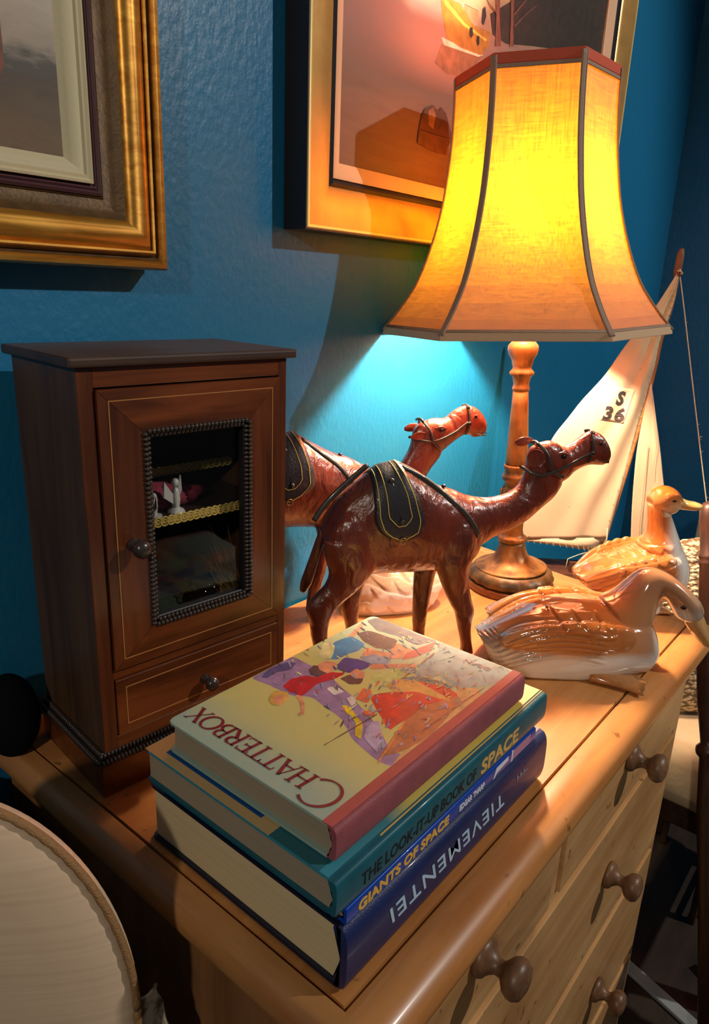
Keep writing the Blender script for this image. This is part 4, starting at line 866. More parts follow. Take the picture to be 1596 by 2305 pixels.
def serif_word(word, adv, hts, origin, right, upv, slant=.0):
    TK, TN = .135, .05
    def arc(cx_, cy_, rx, ry, a0, a1, n=22, t0=TN, t1=TK):
        return [(cx_+rx*math.cos(R(a0+(a1-a0)*i/n)), cy_+ry*math.sin(R(a0+(a1-a0)*i/n)), t0+(t1-t0)*abs(math.cos(R(a0+(a1-a0)*i/n)))) for i in range(n+1)]
    def st(x0, y0, x1, y1, t): return [(x0, y0, t), (x1, y1, t)]
    def sf(x, y, w_=.17): return [(x-w_, y, TN*.8), (x+w_, y, TN*.8)]
    G = {'C': ([arc(.46, .5, .44, .5, 50, 318, 34)], .86), 'H': ([st(.14, 0, .14, 1, TK), st(.72, 0, .72, 1, TK), st(.14, .5, .72, .5, TN), sf(.14, 0), sf(.14, 1), sf(.72, 0), sf(.72, 1)], .86),
         'A': ([st(.06, 0, .40, 1, TN), st(.40, 1, .78, 0, TK), st(.17, .34, .64, .34, TN), sf(.06, 0, .13), sf(.78, 0, .15)], .80),
         'T': ([st(.38, 0, .38, 1, TK), st(.02, .985, .74, .985, TN), st(.02, .985, .0, .80, TN), st(.74, .985, .77, .80, TN), sf(.38, 0)], .76),
         'E': ([st(.14, 0, .14, 1, TK), st(.02, .98, .58, .98, TN), st(.02, .02, .62, .02, TN), st(.14, .52, .46, .52, TN), st(.58, .98, .58, .82, TN), st(.62, .02, .64, .20, TN), st(.46, .60, .46, .44, TN)], .70),
         'R': ([st(.14, 0, .14, 1, TK), st(.02, .98, .34, .98, TN), arc(.34, .745, .26, .235, 90, -90), st(.14, .51, .34, .51, TN), st(.34, .51, .74, 0, TK), sf(.14, 0), sf(.76, 0, .10)], .78),
         'B': ([st(.14, 0, .14, 1, TK), st(.02, .98, .34, .98, TN), arc(.34, .755, .22, .225, 90, -90), st(.14, .53, .36, .53, TN), arc(.36, .275, .27, .255, 90, -90), st(.02, .02, .36, .02, TN)], .74),
         'O': ([arc(.46, .5, .43, .5, 0, 360, 44)], .92), 'X': ([st(.08, 1, .70, 0, TK), st(.70, 1, .06, 0, TN), sf(.08, 1, .13), sf(.70, 1, .11), sf(.06, 0, .11), sf(.70, 0, .14)], .80)}
    tot = sum(G[c_][1]*(h_/min(hts)) for c_, h_ in zip(word, hts)); k = adv/tot; x = 0.0
    rv = Vector(right); uv = Vector(upv); O = Vector(origin); bm = bmesh.new()
    for c_, h_ in zip(word, hts):
        strokes, aw = G[c_]; hs = h_; ws = k*(h_/min(hts)); y_off = -.30*(h_-min(hts))
        for S_ in strokes:
            P_ = [Vector((x+p[0]*ws+slant*p[1]*hs, y_off+p[1]*hs, 0)) for p in S_]; L_, R2 = [], []
            for i, p in enumerate(P_):
                t = (P_[min(i+1, len(P_)-1)]-P_[max(i-1, 0)]).normalized(); nn = Vector((-t.y, t.x, 0))*(S_[i][2]*min(hts)*.62); L_.append(p+nn); R2.append(p-nn)
            vl = [bm.verts.new(O+rv*p.x+uv*p.y) for p in L_]; vr = [bm.verts.new(O+rv*p.x+uv*p.y) for p in R2]
            for i in range(len(P_)-1): bm.faces.new((vr[i], vr[i+1], vl[i+1], vl[i]))
        x += aw*ws
    return bm
bm = serif_word('CHATTERBOX', .1560, [.0300]+[.0175]*9, (.3190, .2530, .12855), (0, 1, 0), (-1, 0, 0), .10)
wpart('cover_title', bm, M_MAROON, b4)
cover_text('cover_publisher', 'DEAN', .0075, (.5400, .2660, .1286), .0270, plain('pinkish_print', rgb(190, 120, 110), .5))

# ================================================================ table lamp
def rot_xyz(tx, ty):
    return Matrix.Rotation(tx, 4, 'X') @ Matrix.Rotation(ty, 4, 'Y')
lamp = thing('table_lamp', 'carved antique gold table lamp with six-sided orange glowing fabric shade', 'lamp', (1.013, 0.482, 0.0))
lamp.rotation_euler = rot_xyz(-.0421, -.0246).to_euler()
def lamp_gold(name, c1, c2):
    mt, nt, b = new_mat(name); tc = nt.nodes.new('ShaderNodeTexCoord')
    n = nt.nodes.new('ShaderNodeTexNoise'); n.inputs['Scale'].default_value = 45; n.inputs['Detail'].default_value = 6
    mp = nt.nodes.new('ShaderNodeMapping'); mp.inputs['Scale'].default_value = (1, 1, .45)
    nt.links.new(tc.outputs['Object'], mp.inputs[0]); nt.links.new(mp.outputs[0], n.inputs['Vector'])
    r = nt.nodes.new('ShaderNodeValToRGB'); r.color_ramp.elements[0].position = .36; r.color_ramp.elements[1].position = .6
    r.color_ramp.elements[0].color = c1; r.color_ramp.elements[1].color = c2
    nt.links.new(n.outputs['Fac'], r.inputs['Fac']); nt.links.new(r.outputs['Color'], b.inputs['Base Color'])
    b.inputs['Metallic'].default_value = .35; b.inputs['Roughness'].default_value = .42
    bp = nt.nodes.new('ShaderNodeBump'); bp.inputs['Strength'].default_value = .25; bp.inputs['Distance'].default_value = .001
    nt.links.new(n.outputs['Fac'], bp.inputs['Height']); nt.links.new(bp.outputs['Normal'], b.inputs['Normal']); return mt
M_LG = lamp_gold('worn_gilt_wood', rgb(72, 50, 22), rgb(146, 108, 52))
M_LGD = lamp_gold('dark_bronze_gilt', rgb(50, 44, 32), rgb(108, 86, 50))
bm = bmesh.new(); lathe(bm, [(.0690, .0005), (.0705, .003), (.0705, .010), (.0695, .0125), (.062, .0130)], 64)
lean = rot_xyz(-.0421, -.0246).inverted()
obj('base_disc', bm, wood('lamp_base_wood', rgb(96, 56, 26), rgb(132, 84, 42), 'X', 20, .4), lamp, True, 40).matrix_local = lean
def fl(a, z):
    return 1+.016*math.sin(a*18+z*160)**3*(1 if .014 < z < .033 else 0)
bm = bmesh.new(); lathe(bm, [(.062, .0125), (.0665, .0145), (.0685, .019), (.0683, .024), (.0655, .029), (.0610, .033), (.0575, .0350)], 216, flute=fl)
obj('leaf_carved_ring', bm, M_LGD, lamp, True).matrix_local = lean
bm = bmesh.new()
lathe(bm, [(.0560, .0345), (.0580, .0355), (.0582, .0372), (.0560, .0385), (.0470, .0410), (.0390, .0445), (.0315, .0500), (.0262, .0570), (.0230, .0650), (.0212, .0740), (.0205, .0790)], 64)
obj('bell_foot', bm, M_LG, lamp, True)
bm = bmesh.new()
def rope(a, z): return 1+.05*abs(math.sin(a*14)) if .0805 < z < .0875 or .3445 < z < .3525 else 1
lathe(bm, [(.0200, .0788), (.0222, .0805), (.0232, .084), (.0222, .0875), (.0190, .0892), (.0170, .0925), (.0160, .0990), (.0165, .110), (.0178, .125), (.0190, .140), (.0195, .152), (.0190, .162), (.0175, .170), (.0165, .176), (.0175, .180), (.0205, .182), (.0215, .186), (.0208, .190), (.0182, .192), (.0180, .199), (.0196, .201), (.0198, .204), (.0182, .2065)], 112, flute=rope)
obj('lower_turning', bm, M_LG, lamp, True)
# leaves on the vase part
bm = bmesh.new()
for k in range(8):
    a = 2*PI*k/8
    for wd, h0, h1, rr in ((.0075, .118, .172, .0200), (.0048, .140, .166, .0212)):
        a2 = a+(PI/8 if wd < .006 else 0)
        L = []
        for t in range(9):
            s = t/8; z = h0+(h1-h0)*s; ww = wd*math.sin(PI*min(1, s*1.0))**.7*(1-.35*s)
            L.append((ww, z))
        vsl = []
        for ww, z in L:
            for sg in (-1, 0, 1):
                aa = a2+sg*ww/rr; r_ = rr+(.0010 if sg == 0 else -.0012)-.0006*abs(z-.15)/.02
                vsl.append(bm.verts.new((r_*math.cos(aa), r_*math.sin(aa), z)))
        for t in range(8):
            for c in range(2):
                bm.faces.new((vsl[t*3+c], vsl[t*3+c+1], vsl[t*3+3+c+1], vsl[t*3+3+c]))
o = obj('carved_leaves', bm, M_LGD, lamp, True); sd = o.modifiers.new('s', 'SOLIDIFY'); sd.thickness = .0012
bm = bmesh.new(); lathe(bm, [(.0176, .206), (.0172, .215), (.0150, .260), (.0128, .300), (.0116, .322)], 48); obj('pole', bm, M_LG, lamp, True)
bm = bmesh.new(); lathe(bm, [(.0112, .3215), (.0130, .3230), (.0134, .3260), (.0122, .3285), (.0118, .333), (.0132, .340), (.0150, .3440), (.0176, .3465), (.0178, .3495), (.0160, .3525), (.0138, .3550), (.0142, .3590), (.0160, .3630), (.0158, .3660), (.0175, .370), (.0212, .3760), (.0230, .3830), (.0222, .3890), (.0180, .3940), (.0152, .3965), (.0150, .4080), (.012, .414), (.010, .43)], 112, flute=rope)
obj('upper_turning', bm, M_LG, lamp, True)
M_BRASS = plain('brass_fitting', rgb(190, 150, 80), .3, .9)
bm = bmesh.new(); lathe(bm, [(.010, .429), (.014, .432), (.0145, .47), (.0165, .475), (.0165, .51), (.013, .515), (.013, .53)], 24); obj('bulb_holder', bm, M_BRASS, lamp, True, 40)
# shade
HA = -1.0865
SOFF = Vector((-.0015, .003, 0))
prof_s = [(.4129, .2085), (.432, .1910), (.452, .1755), (.475, .1600), (.500, .1480), (.525, .1385), (.555, .1290), (.590, .1205), (.625, .1150), (.660, .1108), (.695, .1086), (.725, .1080), (.747, .1082)]
def hexp(k, r): return Vector((r*math.cos(HA+PI/3*k), r*math.sin(HA+PI/3*k), 0))+SOFF
shade = bpy.data.objects.new('lamp_shade', None)
bm = bmesh.new()
fine = []
for i in range(len(prof_s)-1):
    (z0, r0), (z1, r1) = prof_s[i], prof_s[i+1]
    for t in range(3): fine.append((z0+(z1-z0)*t/3, r0+(r1-r0)*t/3))
fine.append(prof_s[-1])
NS = 8
for k in range(6):
    g_ = []
    for z, r in fine:
        row = []
        for j in range(NS+1):
            t = j/NS; p = hexp(k, r).lerp(hexp(k+1, r), t); p.z = z
            # cloth pulled very slightly inwards in the middle of each panel
            d = (SOFF-Vector((p.x, p.y, 0))).normalized(); p += d*(.0035*math.sin(PI*t)*math.sin(PI*(z-.4129)/.334))
            row.append(bm.verts.new(p))
        g_.append(row)
    for a, b in zip(g_[:-1], g_[1:]):
        for j in range(NS): bm.faces.new((a[j], a[j+1], b[j+1], b[j]))
def shade_mat():
    mt = bpy.data.materials.new('orange_shade_linen'); mt.use_nodes = True; nt = mt.node_tree
    for n in list(nt.nodes):
        if n.type != 'OUTPUT_MATERIAL': nt.nodes.remove(n)
    out = nt.nodes['Material Output']; tc = nt.nodes.new('ShaderNodeTexCoord')
    def weave(sc):
        mp = nt.nodes.new('ShaderNodeMapping'); mp.inputs['Scale'].default_value = sc
        n = nt.nodes.new('ShaderNodeTexNoise'); n.inputs['Scale'].default_value = 1.0; n.inputs['Detail'].default_value = 4; n.inputs['Distortion'].default_value = .2
        nt.links.new(tc.outputs['Object'], mp.inputs[0]); nt.links.new(mp.outputs[0], n.inputs['Vector']); return n
    a = weave((40, 40, 560)); b = weave((420, 420, 26))
    ad = nt.nodes.new('ShaderNodeMath'); ad.operation = 'ADD'; nt.links.new(a.outputs['Fac'], ad.inputs[0]); nt.links.new(b.outputs['Fac'], ad.inputs[1])
    mr = nt.nodes.new('ShaderNodeMapRange'); mr.inputs['From Min'].default_value = .7; mr.inputs['From Max'].default_value = 1.3; mr.inputs['To Min'].default_value = .58; mr.inputs['To Max'].default_value = 1.35
    nt.links.new(ad.outputs[0], mr.inputs['Value'])
    def col(c):
        v = nt.nodes.new('ShaderNodeVectorMath'); v.operation = 'SCALE'; v.inputs[0].default_value = c; nt.links.new(mr.outputs[0], v.inputs['Scale']); return v
    ct = col(SHADE_T)
    tr = nt.nodes.new('ShaderNodeBsdfTranslucent'); nt.links.new(ct.outputs[0], tr.inputs[0])
    df = nt.nodes.new('ShaderNodeBsdfDiffuse'); df.inputs[0].default_value = SHADE_D
    ash = nt.nodes.new('ShaderNodeAddShader'); nt.links.new(tr.outputs[0], ash.inputs[0]); nt.links.new(df.outputs[0], ash.inputs[1])
    nt.links.new(ash.outputs[0], out.inputs[0]); return mt
SHADE_T = (0.036, 0.0142, 0.0003); SHADE_D = (0.60, 0.24, 0.16, 1)
shade = obj('lamp_shade', bm, shade_mat(), lamp)
M_TRIM = plain('taupe_braid_trim', rgb(156, 130, 112), .7, 0, 0, .3, 900)
M_TRIMR = plain('coral_red_binding', rgb(206, 84, 52), .7, 0, 0, .2, 900)
M_TRIMC = plain('cream_binding', rgb(206, 172, 138), .7, 0, 0, .2, 900)
for k in range(6):
    bm = bmesh.new()
    pts = []; nn = []
    for z, r in prof_s: p = hexp(k, r+.0012); p.z = z; pts.append(p); nn.append((p-SOFF-Vector((0, 0, z))).normalized())
    sp_ = spline(pts, 3); nn2 = [(Vector((p.x, p.y, 0))-SOFF).normalized() for p in sp_]
    tube(bm, sp_, .0048, 10, .30, nn2)
    for sg in (-1, 1):
        tang = [Vector((-n_.y, n_.x, 0)) for n_ in nn2]
        tube(bm, [p+t_*(.0030*sg)+n_*.0008 for p, t_, n_ in zip(sp_, tang, nn2)], .0009, 6)
    obj('rib_braid', bm, M_TRIM, shade, True)
def band(nm, z0, z1, r0, r1, mt, out=.0018, th=.0022):
    bm = bmesh.new()
    RR = []
    for k in range(7):
        def q(r, z): p = hexp(k % 6, r); p.z = z; return p
        RR.append([q(r0+out-th, z0), q(r0+out, z0), q(r1+out, z1), q(r1+out-th, z1)])
    vs_ = [[bm.verts.new(p) for p in r] for r in RR[:6]]
    for k in range(6):
        a, b = vs_[k], vs_[(k+1) % 6]
        for i in range(4): bm.faces.new((a[i], a[(i+1) % 4], b[(i+1) % 4], b[i]))
    bmesh.ops.bevel(bm, geom=bm.edges[:], offset=.0006, segments=2, affect='EDGES')
    return obj(nm, bm, mt, shade, True, 50)
band('bottom_binding', .4060, .4165, .2092, .2072, M_TRIMC)
band('bottom_cord', .4165, .4205, .2066, .2034, M_TRIM, .0022)
band('top_binding', .7375, .7500, .1084, .1086, M_TRIMR)
band('top_cord', .7325, .7372, .1083, .1084, M_TRIM, .0024)
bm = bmesh.new()
bc = Vector((0, 0, .575))
ball(bm, bc, (.026, .026, .030), 20)
mt = bpy.data.materials.new('lit_bulb'); mt.use_nodes = True; nt = mt.node_tree
for n in list(nt.nodes):
    if n.type != 'OUTPUT_MATERIAL': nt.nodes.remove(n)
em = nt.nodes.new('ShaderNodeEmission'); em.inputs[0].default_value = (1.0, .80, .54, 1)
em.inputs[1].default_value = BULB_W/(PI*4*PI*.027**2); nt.links.new(em.outputs[0], nt.nodes['Material Output'].inputs[0])
obj('light_bulb', bm, mt, lamp, True)
# wire carrier of the shade
bm = bmesh.new()
for k in range(0, 6, 2):
    a = hexp(k, .107); a.z = .742; tube(bm, [a, Vector((0, 0, .735))], .0012, 6)
tube(bm, [Vector((0, 0, .735)), Vector((.032, 0, .69)), Vector((.036, 0, .58)), Vector((.014, 0, .51))], .0012, 6)
tube(bm, [Vector((0, 0, .735)), Vector((-.032, 0, .69)), Vector((-.036, 0, .58)), Vector((-.014, 0, .51))], .0012, 6)
obj('shade_carrier', bm, M_BRASS, lamp, True)

# ================================================================ leather camels
def leather():
    mt, nt, b = new_mat('red_brown_leather'); tc = nt.nodes.new('ShaderNodeTexCoord')
    n = nt.nodes.new('ShaderNodeTexNoise'); n.inputs['Scale'].default_value = 16; n.inputs['Detail'].default_value = 6
    mp = nt.nodes.new('ShaderNodeMapping'); mp.inputs['Scale'].default_value = (1, 1, .55)
    nt.links.new(tc.outputs['Object'], mp.inputs[0]); nt.links.new(mp.outputs[0], n.inputs['Vector'])
    r = nt.nodes.new('ShaderNodeValToRGB'); r.color_ramp.elements[0].position = .35; r.color_ramp.elements[1].position = .65
    r.color_ramp.elements[0].color = rgb(76, 30, 20); r.color_ramp.elements[1].color = rgb(118, 48, 30)
    nt.links.new(n.outputs['Fac'], r.inputs['Fac']); nt.links.new(r.outputs['Color'], b.inputs['Base Color'])
    b.inputs['Roughness'].default_value = .30; b.inputs['Coat Weight'].default_value = .7; b.inputs['Coat Roughness'].default_value = .14
    n2 = nt.nodes.new('ShaderNodeTexNoise'); n2.inputs['Scale'].default_value = 48; n2.inputs['Detail'].default_value = 6; n2.inputs['Distortion'].default_value = 1.2
    nt.links.new(mp.outputs[0], n2.inputs['Vector'])
    bp = nt.nodes.new('ShaderNodeBump'); bp.inputs['Strength'].default_value = .75; bp.inputs['Distance'].default_value = .005
    nt.links.new(n2.outputs['Fac'], bp.inputs['Height']); nt.links.new(bp.outputs['Normal'], b.inputs['Normal']); nt.links.new(bp.outputs['Normal'], b.inputs['Coat Normal'])
    return mt
M_LEATHER = leather()
M_STRAP = plain('dark_green_leather_strap', rgb(44, 42, 40), .42, 0, .2, .2, 300)
M_SADDLE = plain('black_saddle_leather', rgb(34, 34, 42), .4, 0, .3, .3, 400)
M_STITCH = plain('yellow_stitching', rgb(196, 168, 72), .6)
M_STUD = plain('small_metal_stud', rgb(70, 66, 66), .3, .8)
M_EYE = plain('glossy_dark_eye', (0.01, .006, .005, 1), .08, 0, 1)
def camel(nm, label, A, ang, T):
    c = thing(nm, label, 'camel figurine', (A[0], A[1], 0), ang, 'leather camels')
    bm = bmesh.new()
    loft(bm, T['body'], 4, 32); loft(bm, T['neck'], 4, 28); loft(bm, T['head'], 4, 28)
    for l in T['legs']: loft(bm, l, 4, 20)
    # brow and muzzle
    h = T['eye']
    for sg in (-1, 1):
        ball(bm, (h[0], sg*.0105, h[1]+.003), (.011, .005, .007), 14)
        ball(bm, (T['nos'][0]+.002, sg*.006, T['nos'][1]-.004), (.012, .006, .011), 14)
    bx = T['body']
    # shoulder and thigh muscles
    for sg in (-1, 1):
        for (mx, mz, rx, rz) in T['mus']: ball(bm, (mx, sg*.022, mz), (rx, .016, rz), 18)
    bo = fuse('body', bm, M_LEATHER, c, .0016, 8, zmin=0.0)
    for sg, (ex, ez), er in T['ears']:
        bm = bmesh.new()
        # cupped ear: a shallow leaf shaped bowl
        RR = []
        for i in range(7):
            t = i/6; wv = math.sin(PI*(.12+.80*t))
            RR.append([Vector((0, 0, 0))+er[0]*(t-.5)*2+er[1]*(math.cos(a_)*wv)+er[2]*(-.35*wv*(1-math.cos(a_)**2)*(1 if math.sin(a_) > 0 else .45)) for a_ in [2*PI*q/16 for q in range(16)]])
        rings(bm, RR)
        for v in bm.verts: v.co += Vector((ex, sg*.0165, ez))
        obj('ear', bm, M_LEATHER, c, True)
    for sg in (-1, 1):
        bm = bmesh.new(); ball(bm, (h[0], sg*.0150, h[1]-.001), (.0054, .0020, .0038), 14); obj('eye', bm, M_EYE, c, True)
        bm = bmesh.new(); ball(bm, (T['nos'][0]+.003, sg*.0112, T['nos'][1]), (.0026, .0014, .0034), 10); obj('nostril', bm, M_EYE, c, True)
        mx_, mz_ = T['head'][-1][0], T['head'][-1][3]
        bm = bmesh.new(); tube(bm, [(mx_-.0005, sg*.0035, mz_-.001), (mx_-.006, sg*.0098, mz_-.0045), (mx_-.014, sg*.0112, mz_-.0035), (mx_-.022, sg*.0108, mz_-.0005)], [.0008, .0011, .0010, .0005], 6); obj('mouth_line', bm, M_EYE, c, True)
        bm = bmesh.new(); tube(bm, spline([(h[0]-.010, sg*.0130, h[1]+.002), (h[0]-.002, sg*.0158, h[1]+.0050), (h[0]+.008, sg*.0138, h[1]+.0015)], 4), .0016, 8); obj('eyelid', bm, M_LEATHER, c, True)
    sec = sorted([((x0+x1)/2, max(z0, z1), min(z0, z1), wd) for x0, z0, x1, z1, wd, o_ in T['body']])
    def S(x, z, k=.0018, sg=-1):
        zt, zb, wd = interp(sec, x); zc = (zt+zb)/2; h_ = (zt-zb)/2
        s = max(-1, min(1, (z-zc)/h_)); return Vector((x, sg*(wd*math.sqrt(max(0, 1-s*s))+k), z))
    def Sth(x, th, k=.002):
        zt, zb, wd = interp(sec, x); zc = (zt+zb)/2; h_ = (zt-zb)/2
        return Vector((x, -(wd+k)*math.cos(th), zc+(h_+k)*math.sin(th)))
    # saddle draped over the hump
    O = T['saddle']; zmn = min(p[1] for p in O); zmx = max(p[1] for p in O)
    def xr(z):
        xs = []
        for i in range(len(O)):
            (xa, za), (xb, zb) = O[i], O[(i+1) % len(O)]
            if (za-z)*(zb-z) <= 0 and abs(za-zb) > 1e-9: xs.append(xa+(xb-xa)*(z-za)/(zb-za))
        return (min(xs), max(xs)) if len(xs) > 1 else (O[0][0], O[-1][0])
    xm = sum(p[0] for p in O)/len(O); zt, zb, wd = interp(sec, xm); zc = (zt+zb)/2; h_ = (zt-zb)/2
    th0 = math.asin(max(-1, (zmn+.0012-zc)/h_)); rows_ = []
    NT = 44
    for i in range(NT+1):
        th = th0+(PI-2*th0)*i/NT; z = min(max(zc+h_*math.sin(th), zmn+.0008), zmx-.0008)
        a, b = xr(z); rows_.append([Sth(a+(b-a)*j/10, th, .0020) for j in range(11)])
    bm = bmesh.new(); vs_ = [[bm.verts.new(p) for p in r] for r in rows_]
    for a, b in zip(vs_[:-1], vs_[1:]):
        for j in range(10): bm.faces.new((a[j], a[j+1], b[j+1], b[j]))
    sd_ = obj('saddle', bm, M_SADDLE, c, True); mo = sd_.modifiers.new('s', 'SOLIDIFY'); mo.thickness = .0022; mo.offset = 1
    bm = bmesh.new()
    for inset in (.10, .27):
        L_, R_ = [], []
        n0 = int(NT*(.018 if inset < .2 else .075))
        for i in range(n0, NT//2+1):
            r = rows_[i]; a, b = r[0], r[-1]; k = inset
            nn = (Vector((0, r[5].y, r[5].z-zc))).normalized()
            if i == n0: k = .30 if inset < .2 else .42
            elif i == n0+1: k = (.17 if inset < .2 else .33)
            def at(t): f = t*10; j = min(9, int(f)); return r[j].lerp(r[j+1], f-j)
            L_.append(at(k)+nn*.0026); R_.append(at(1-k)+nn*.0026)
        tube(bm, L_[::-1]+R_, .0006, 6)
    obj('stitching', bm, M_STITCH, sd_, True)
    bm = bmesh.new()
    cen = rows_[int(NT*.10)][5]; cen2 = rows_[int(NT*.34)][5]
    for q in (cen, cen2): ball(bm, q+Vector((0, -.0035, 0)), (.0034, .0022, .0034), 12)
    tube(bm, [cen+Vector((0, -.0035, 0)), (cen+cen2)/2+Vector((.001, -.0045, 0)), cen2+Vector((0, -.0035, 0))], .0008, 6)
    obj('thong', bm, M_STRAP, sd_, True)
    bm = bmesh.new(); rp = rows_[0][5]+Vector((0, -.003, -.0015))
    tube(bm, [rp+Vector((.0042*math.cos(2*PI*k/16), -.0006*math.sin(2*PI*k/16), .0042*math.sin(2*PI*k/16))) for k in range(17)], .0010, 6)
    obj('ring', bm, plain('worn_brass_ring', rgb(150, 120, 78), .4, .7), sd_, True)
    for key in ('belt1', 'belt2'):
        if key in T:
            for sg in (-1, 1):
                P_ = [S(x, z, .0012, sg) for x, z in [(p.x, p.z) for p in spline([(x, 0, z) for x, z in T[key]], 5)]]
                bm = bmesh.new(); tube(bm, P_, .0032, 8, .35, [Vector((0, sg, .25)) for _ in P_]); obj('strap', bm, M_STRAP, c, True)
    # head harness
    hs = sorted([((x0+x1)/2, max(z0, z1), min(z0, z1), wd) for x0, z0, x1, z1, wd, o_ in T['head']])
    for key in ('h1', 'h2', 'h3', 'h4'):
        for sg in (-1, 1):
            P_ = []
            for p in spline([(x, 0, z) for x, z in T[key]], 5):
                best = .0
                for L_, k_ in ((T['head'], 4), (T['neck'], 4)):
                    for x0, z0, x1, z1, wd, o_ in densify(L_, 4):
                        a = Vector((x0, 0, z0)); b = Vector((x1, 0, z1)); ab = b-a; t = (p-a).dot(ab)/ab.dot(ab); q = a+ab*max(0, min(1, t))
                        if (q-p).length < .006:
                            s = 2*t-1; best = max(best, wd*math.sqrt(max(0.04, 1-s*s)))
                P_.append(Vector((p.x, sg*(best+.0012), p.z)))
            bm = bmesh.new(); tube(bm, P_, .0021, 8, .4, [Vector((0, sg, 0)) for _ in P_]); obj('harness_strap', bm, M_STRAP, c, True)
        if key in ('h1', 'h3'):
            (x, z) = T[key][0]; bm = bmesh.new(); wd = .010
            tube(bm, [(x, -wd, z-.003), (x+.0005, -wd*.6, z-.0006), (x+.001, 0, z+.0004), (x+.0005, wd*.6, z-.0006), (x, wd, z-.003)], .0018, 8); obj('harness_strap', bm, M_STRAP, c, True)
    bm = bmesh.new()
    for sg in (-1, 1): ball(bm, (T['h3'][1][0], sg*.0135, T['h3'][1][1]-.002), (.0034, .0022, .0034), 12)
    obj('harness_stud', bm, M_STUD, c, True)
    bm = bmesh.new(); x_ = T['stud']; zt, zb, wd = interp(sec, x_); ball(bm, (x_, -.004, zt), (.0032, .0032, .002), 12)
    obj('stud', bm, M_STUD, c, True)
    if 'tail' in T:
        bm = bmesh.new(); loft(bm, T['tail'], 4, 14); obj('tail', bm, M_LEATHER, c, True)
    return c
EV = [Vector((.0100, -.002, -.0075)), Vector((.0065, -.001, .0100)), Vector((0, -.006, 0))]
EF = [Vector((.0135, 0, .002)), Vector((-.001, 0, .0062)), Vector((0, .004, 0))]
camel('camel_figurine', 'front brown leather camel whose legs stand behind the stack of books', (.776, .435), math.atan2(-.555, .83),
      dict(body=CAM_BODY, neck=CAM_NECK, head=CAM_HEAD, legs=[CAM_LEG_FN, CAM_LEG_FF, CAM_LEG_HN, CAM_LEG_HF], eye=CAM_EYE[0], nos=CAM_NOS[0],
           ears=[(-1, CAM_EARN[0], EV), (1, (CAM_EARF[0][0]+.017, CAM_EARF[0][1]), EF)], saddle=CAM_SADDLE, belt1=CAM_BELT1, belt2=CAM_BELT2, h1=CAM_HALT1, h2=CAM_HALT2, h3=CAM_HALT3, h4=CAM_HALT4,
           stud=-.042, tail=CAM_TAIL, mus=[(-.165, .165, .030, .042), (-.025, .155, .026, .036)]))
def shift(L, dx, lat): return [(a+dx, b, c_+dx, d, w_, o_*0+lat) for a, b, c_, d, w_, o_ in L]
camel('camel_figurine', 'rear brown leather camel beside the wall with its body half hidden by the cabinet', (.80, .600), math.atan2(-.425, .905),
      dict(body=BK_BODY, neck=BK_NECK, head=BK_HEAD, legs=[BK_LEG_FN, shift(BK_LEG_FN, .02, .018), BK_LEG_HN, shift(BK_LEG_HN, .012, .018)], eye=BK_EYE[0], nos=BK_NOS[0],
           ears=[(-1, BK_EARN[0], [Vector((-.0125, 0, -.001)), Vector((.000, 0, .006)), Vector((0, -.004, 0))]), (1, (BK_EARN[0][0]+.008, BK_EARN[0][1]+.006), EF)], saddle=BK_SADDLE, belt2=BK_BELT2, h1=BK_HALT1, h2=BK_HALT2, h3=BK_HALT3, h4=BK_HALT4,
           stud=-.068, mus=[(-.195, .175, .022, .034), (-.06, .165, .026, .034)]))

# ================================================================ china ducks
M_GLAZE = vcol_mat('glazed_china', .10, 1.0)
WHT = (0.80, 0.77, 0.72); ORG = (0.42, 0.105, 0.012); BRN = (0.20, 0.085, 0.035); TAN = (0.52, 0.23, 0.075); GRY = (0.22, 0.19, 0.18); GRB = (.34, .25, .18)
BILLC = (.50, .22, .055)
def scales(x, z, sx, sz):
    """overlapping feather scallops: 0 at the lower rim of every feather, 1 on its back"""
    r = math.floor(z/sz); u = x/sx+(r % 2)*.5; fu = (u-math.floor(u))*2-1; fz = z/sz-r
    rim = .25+.55*(fu*fu)
    return sstep(rim-.22, rim+.10, fz)*(1-.45*fz)
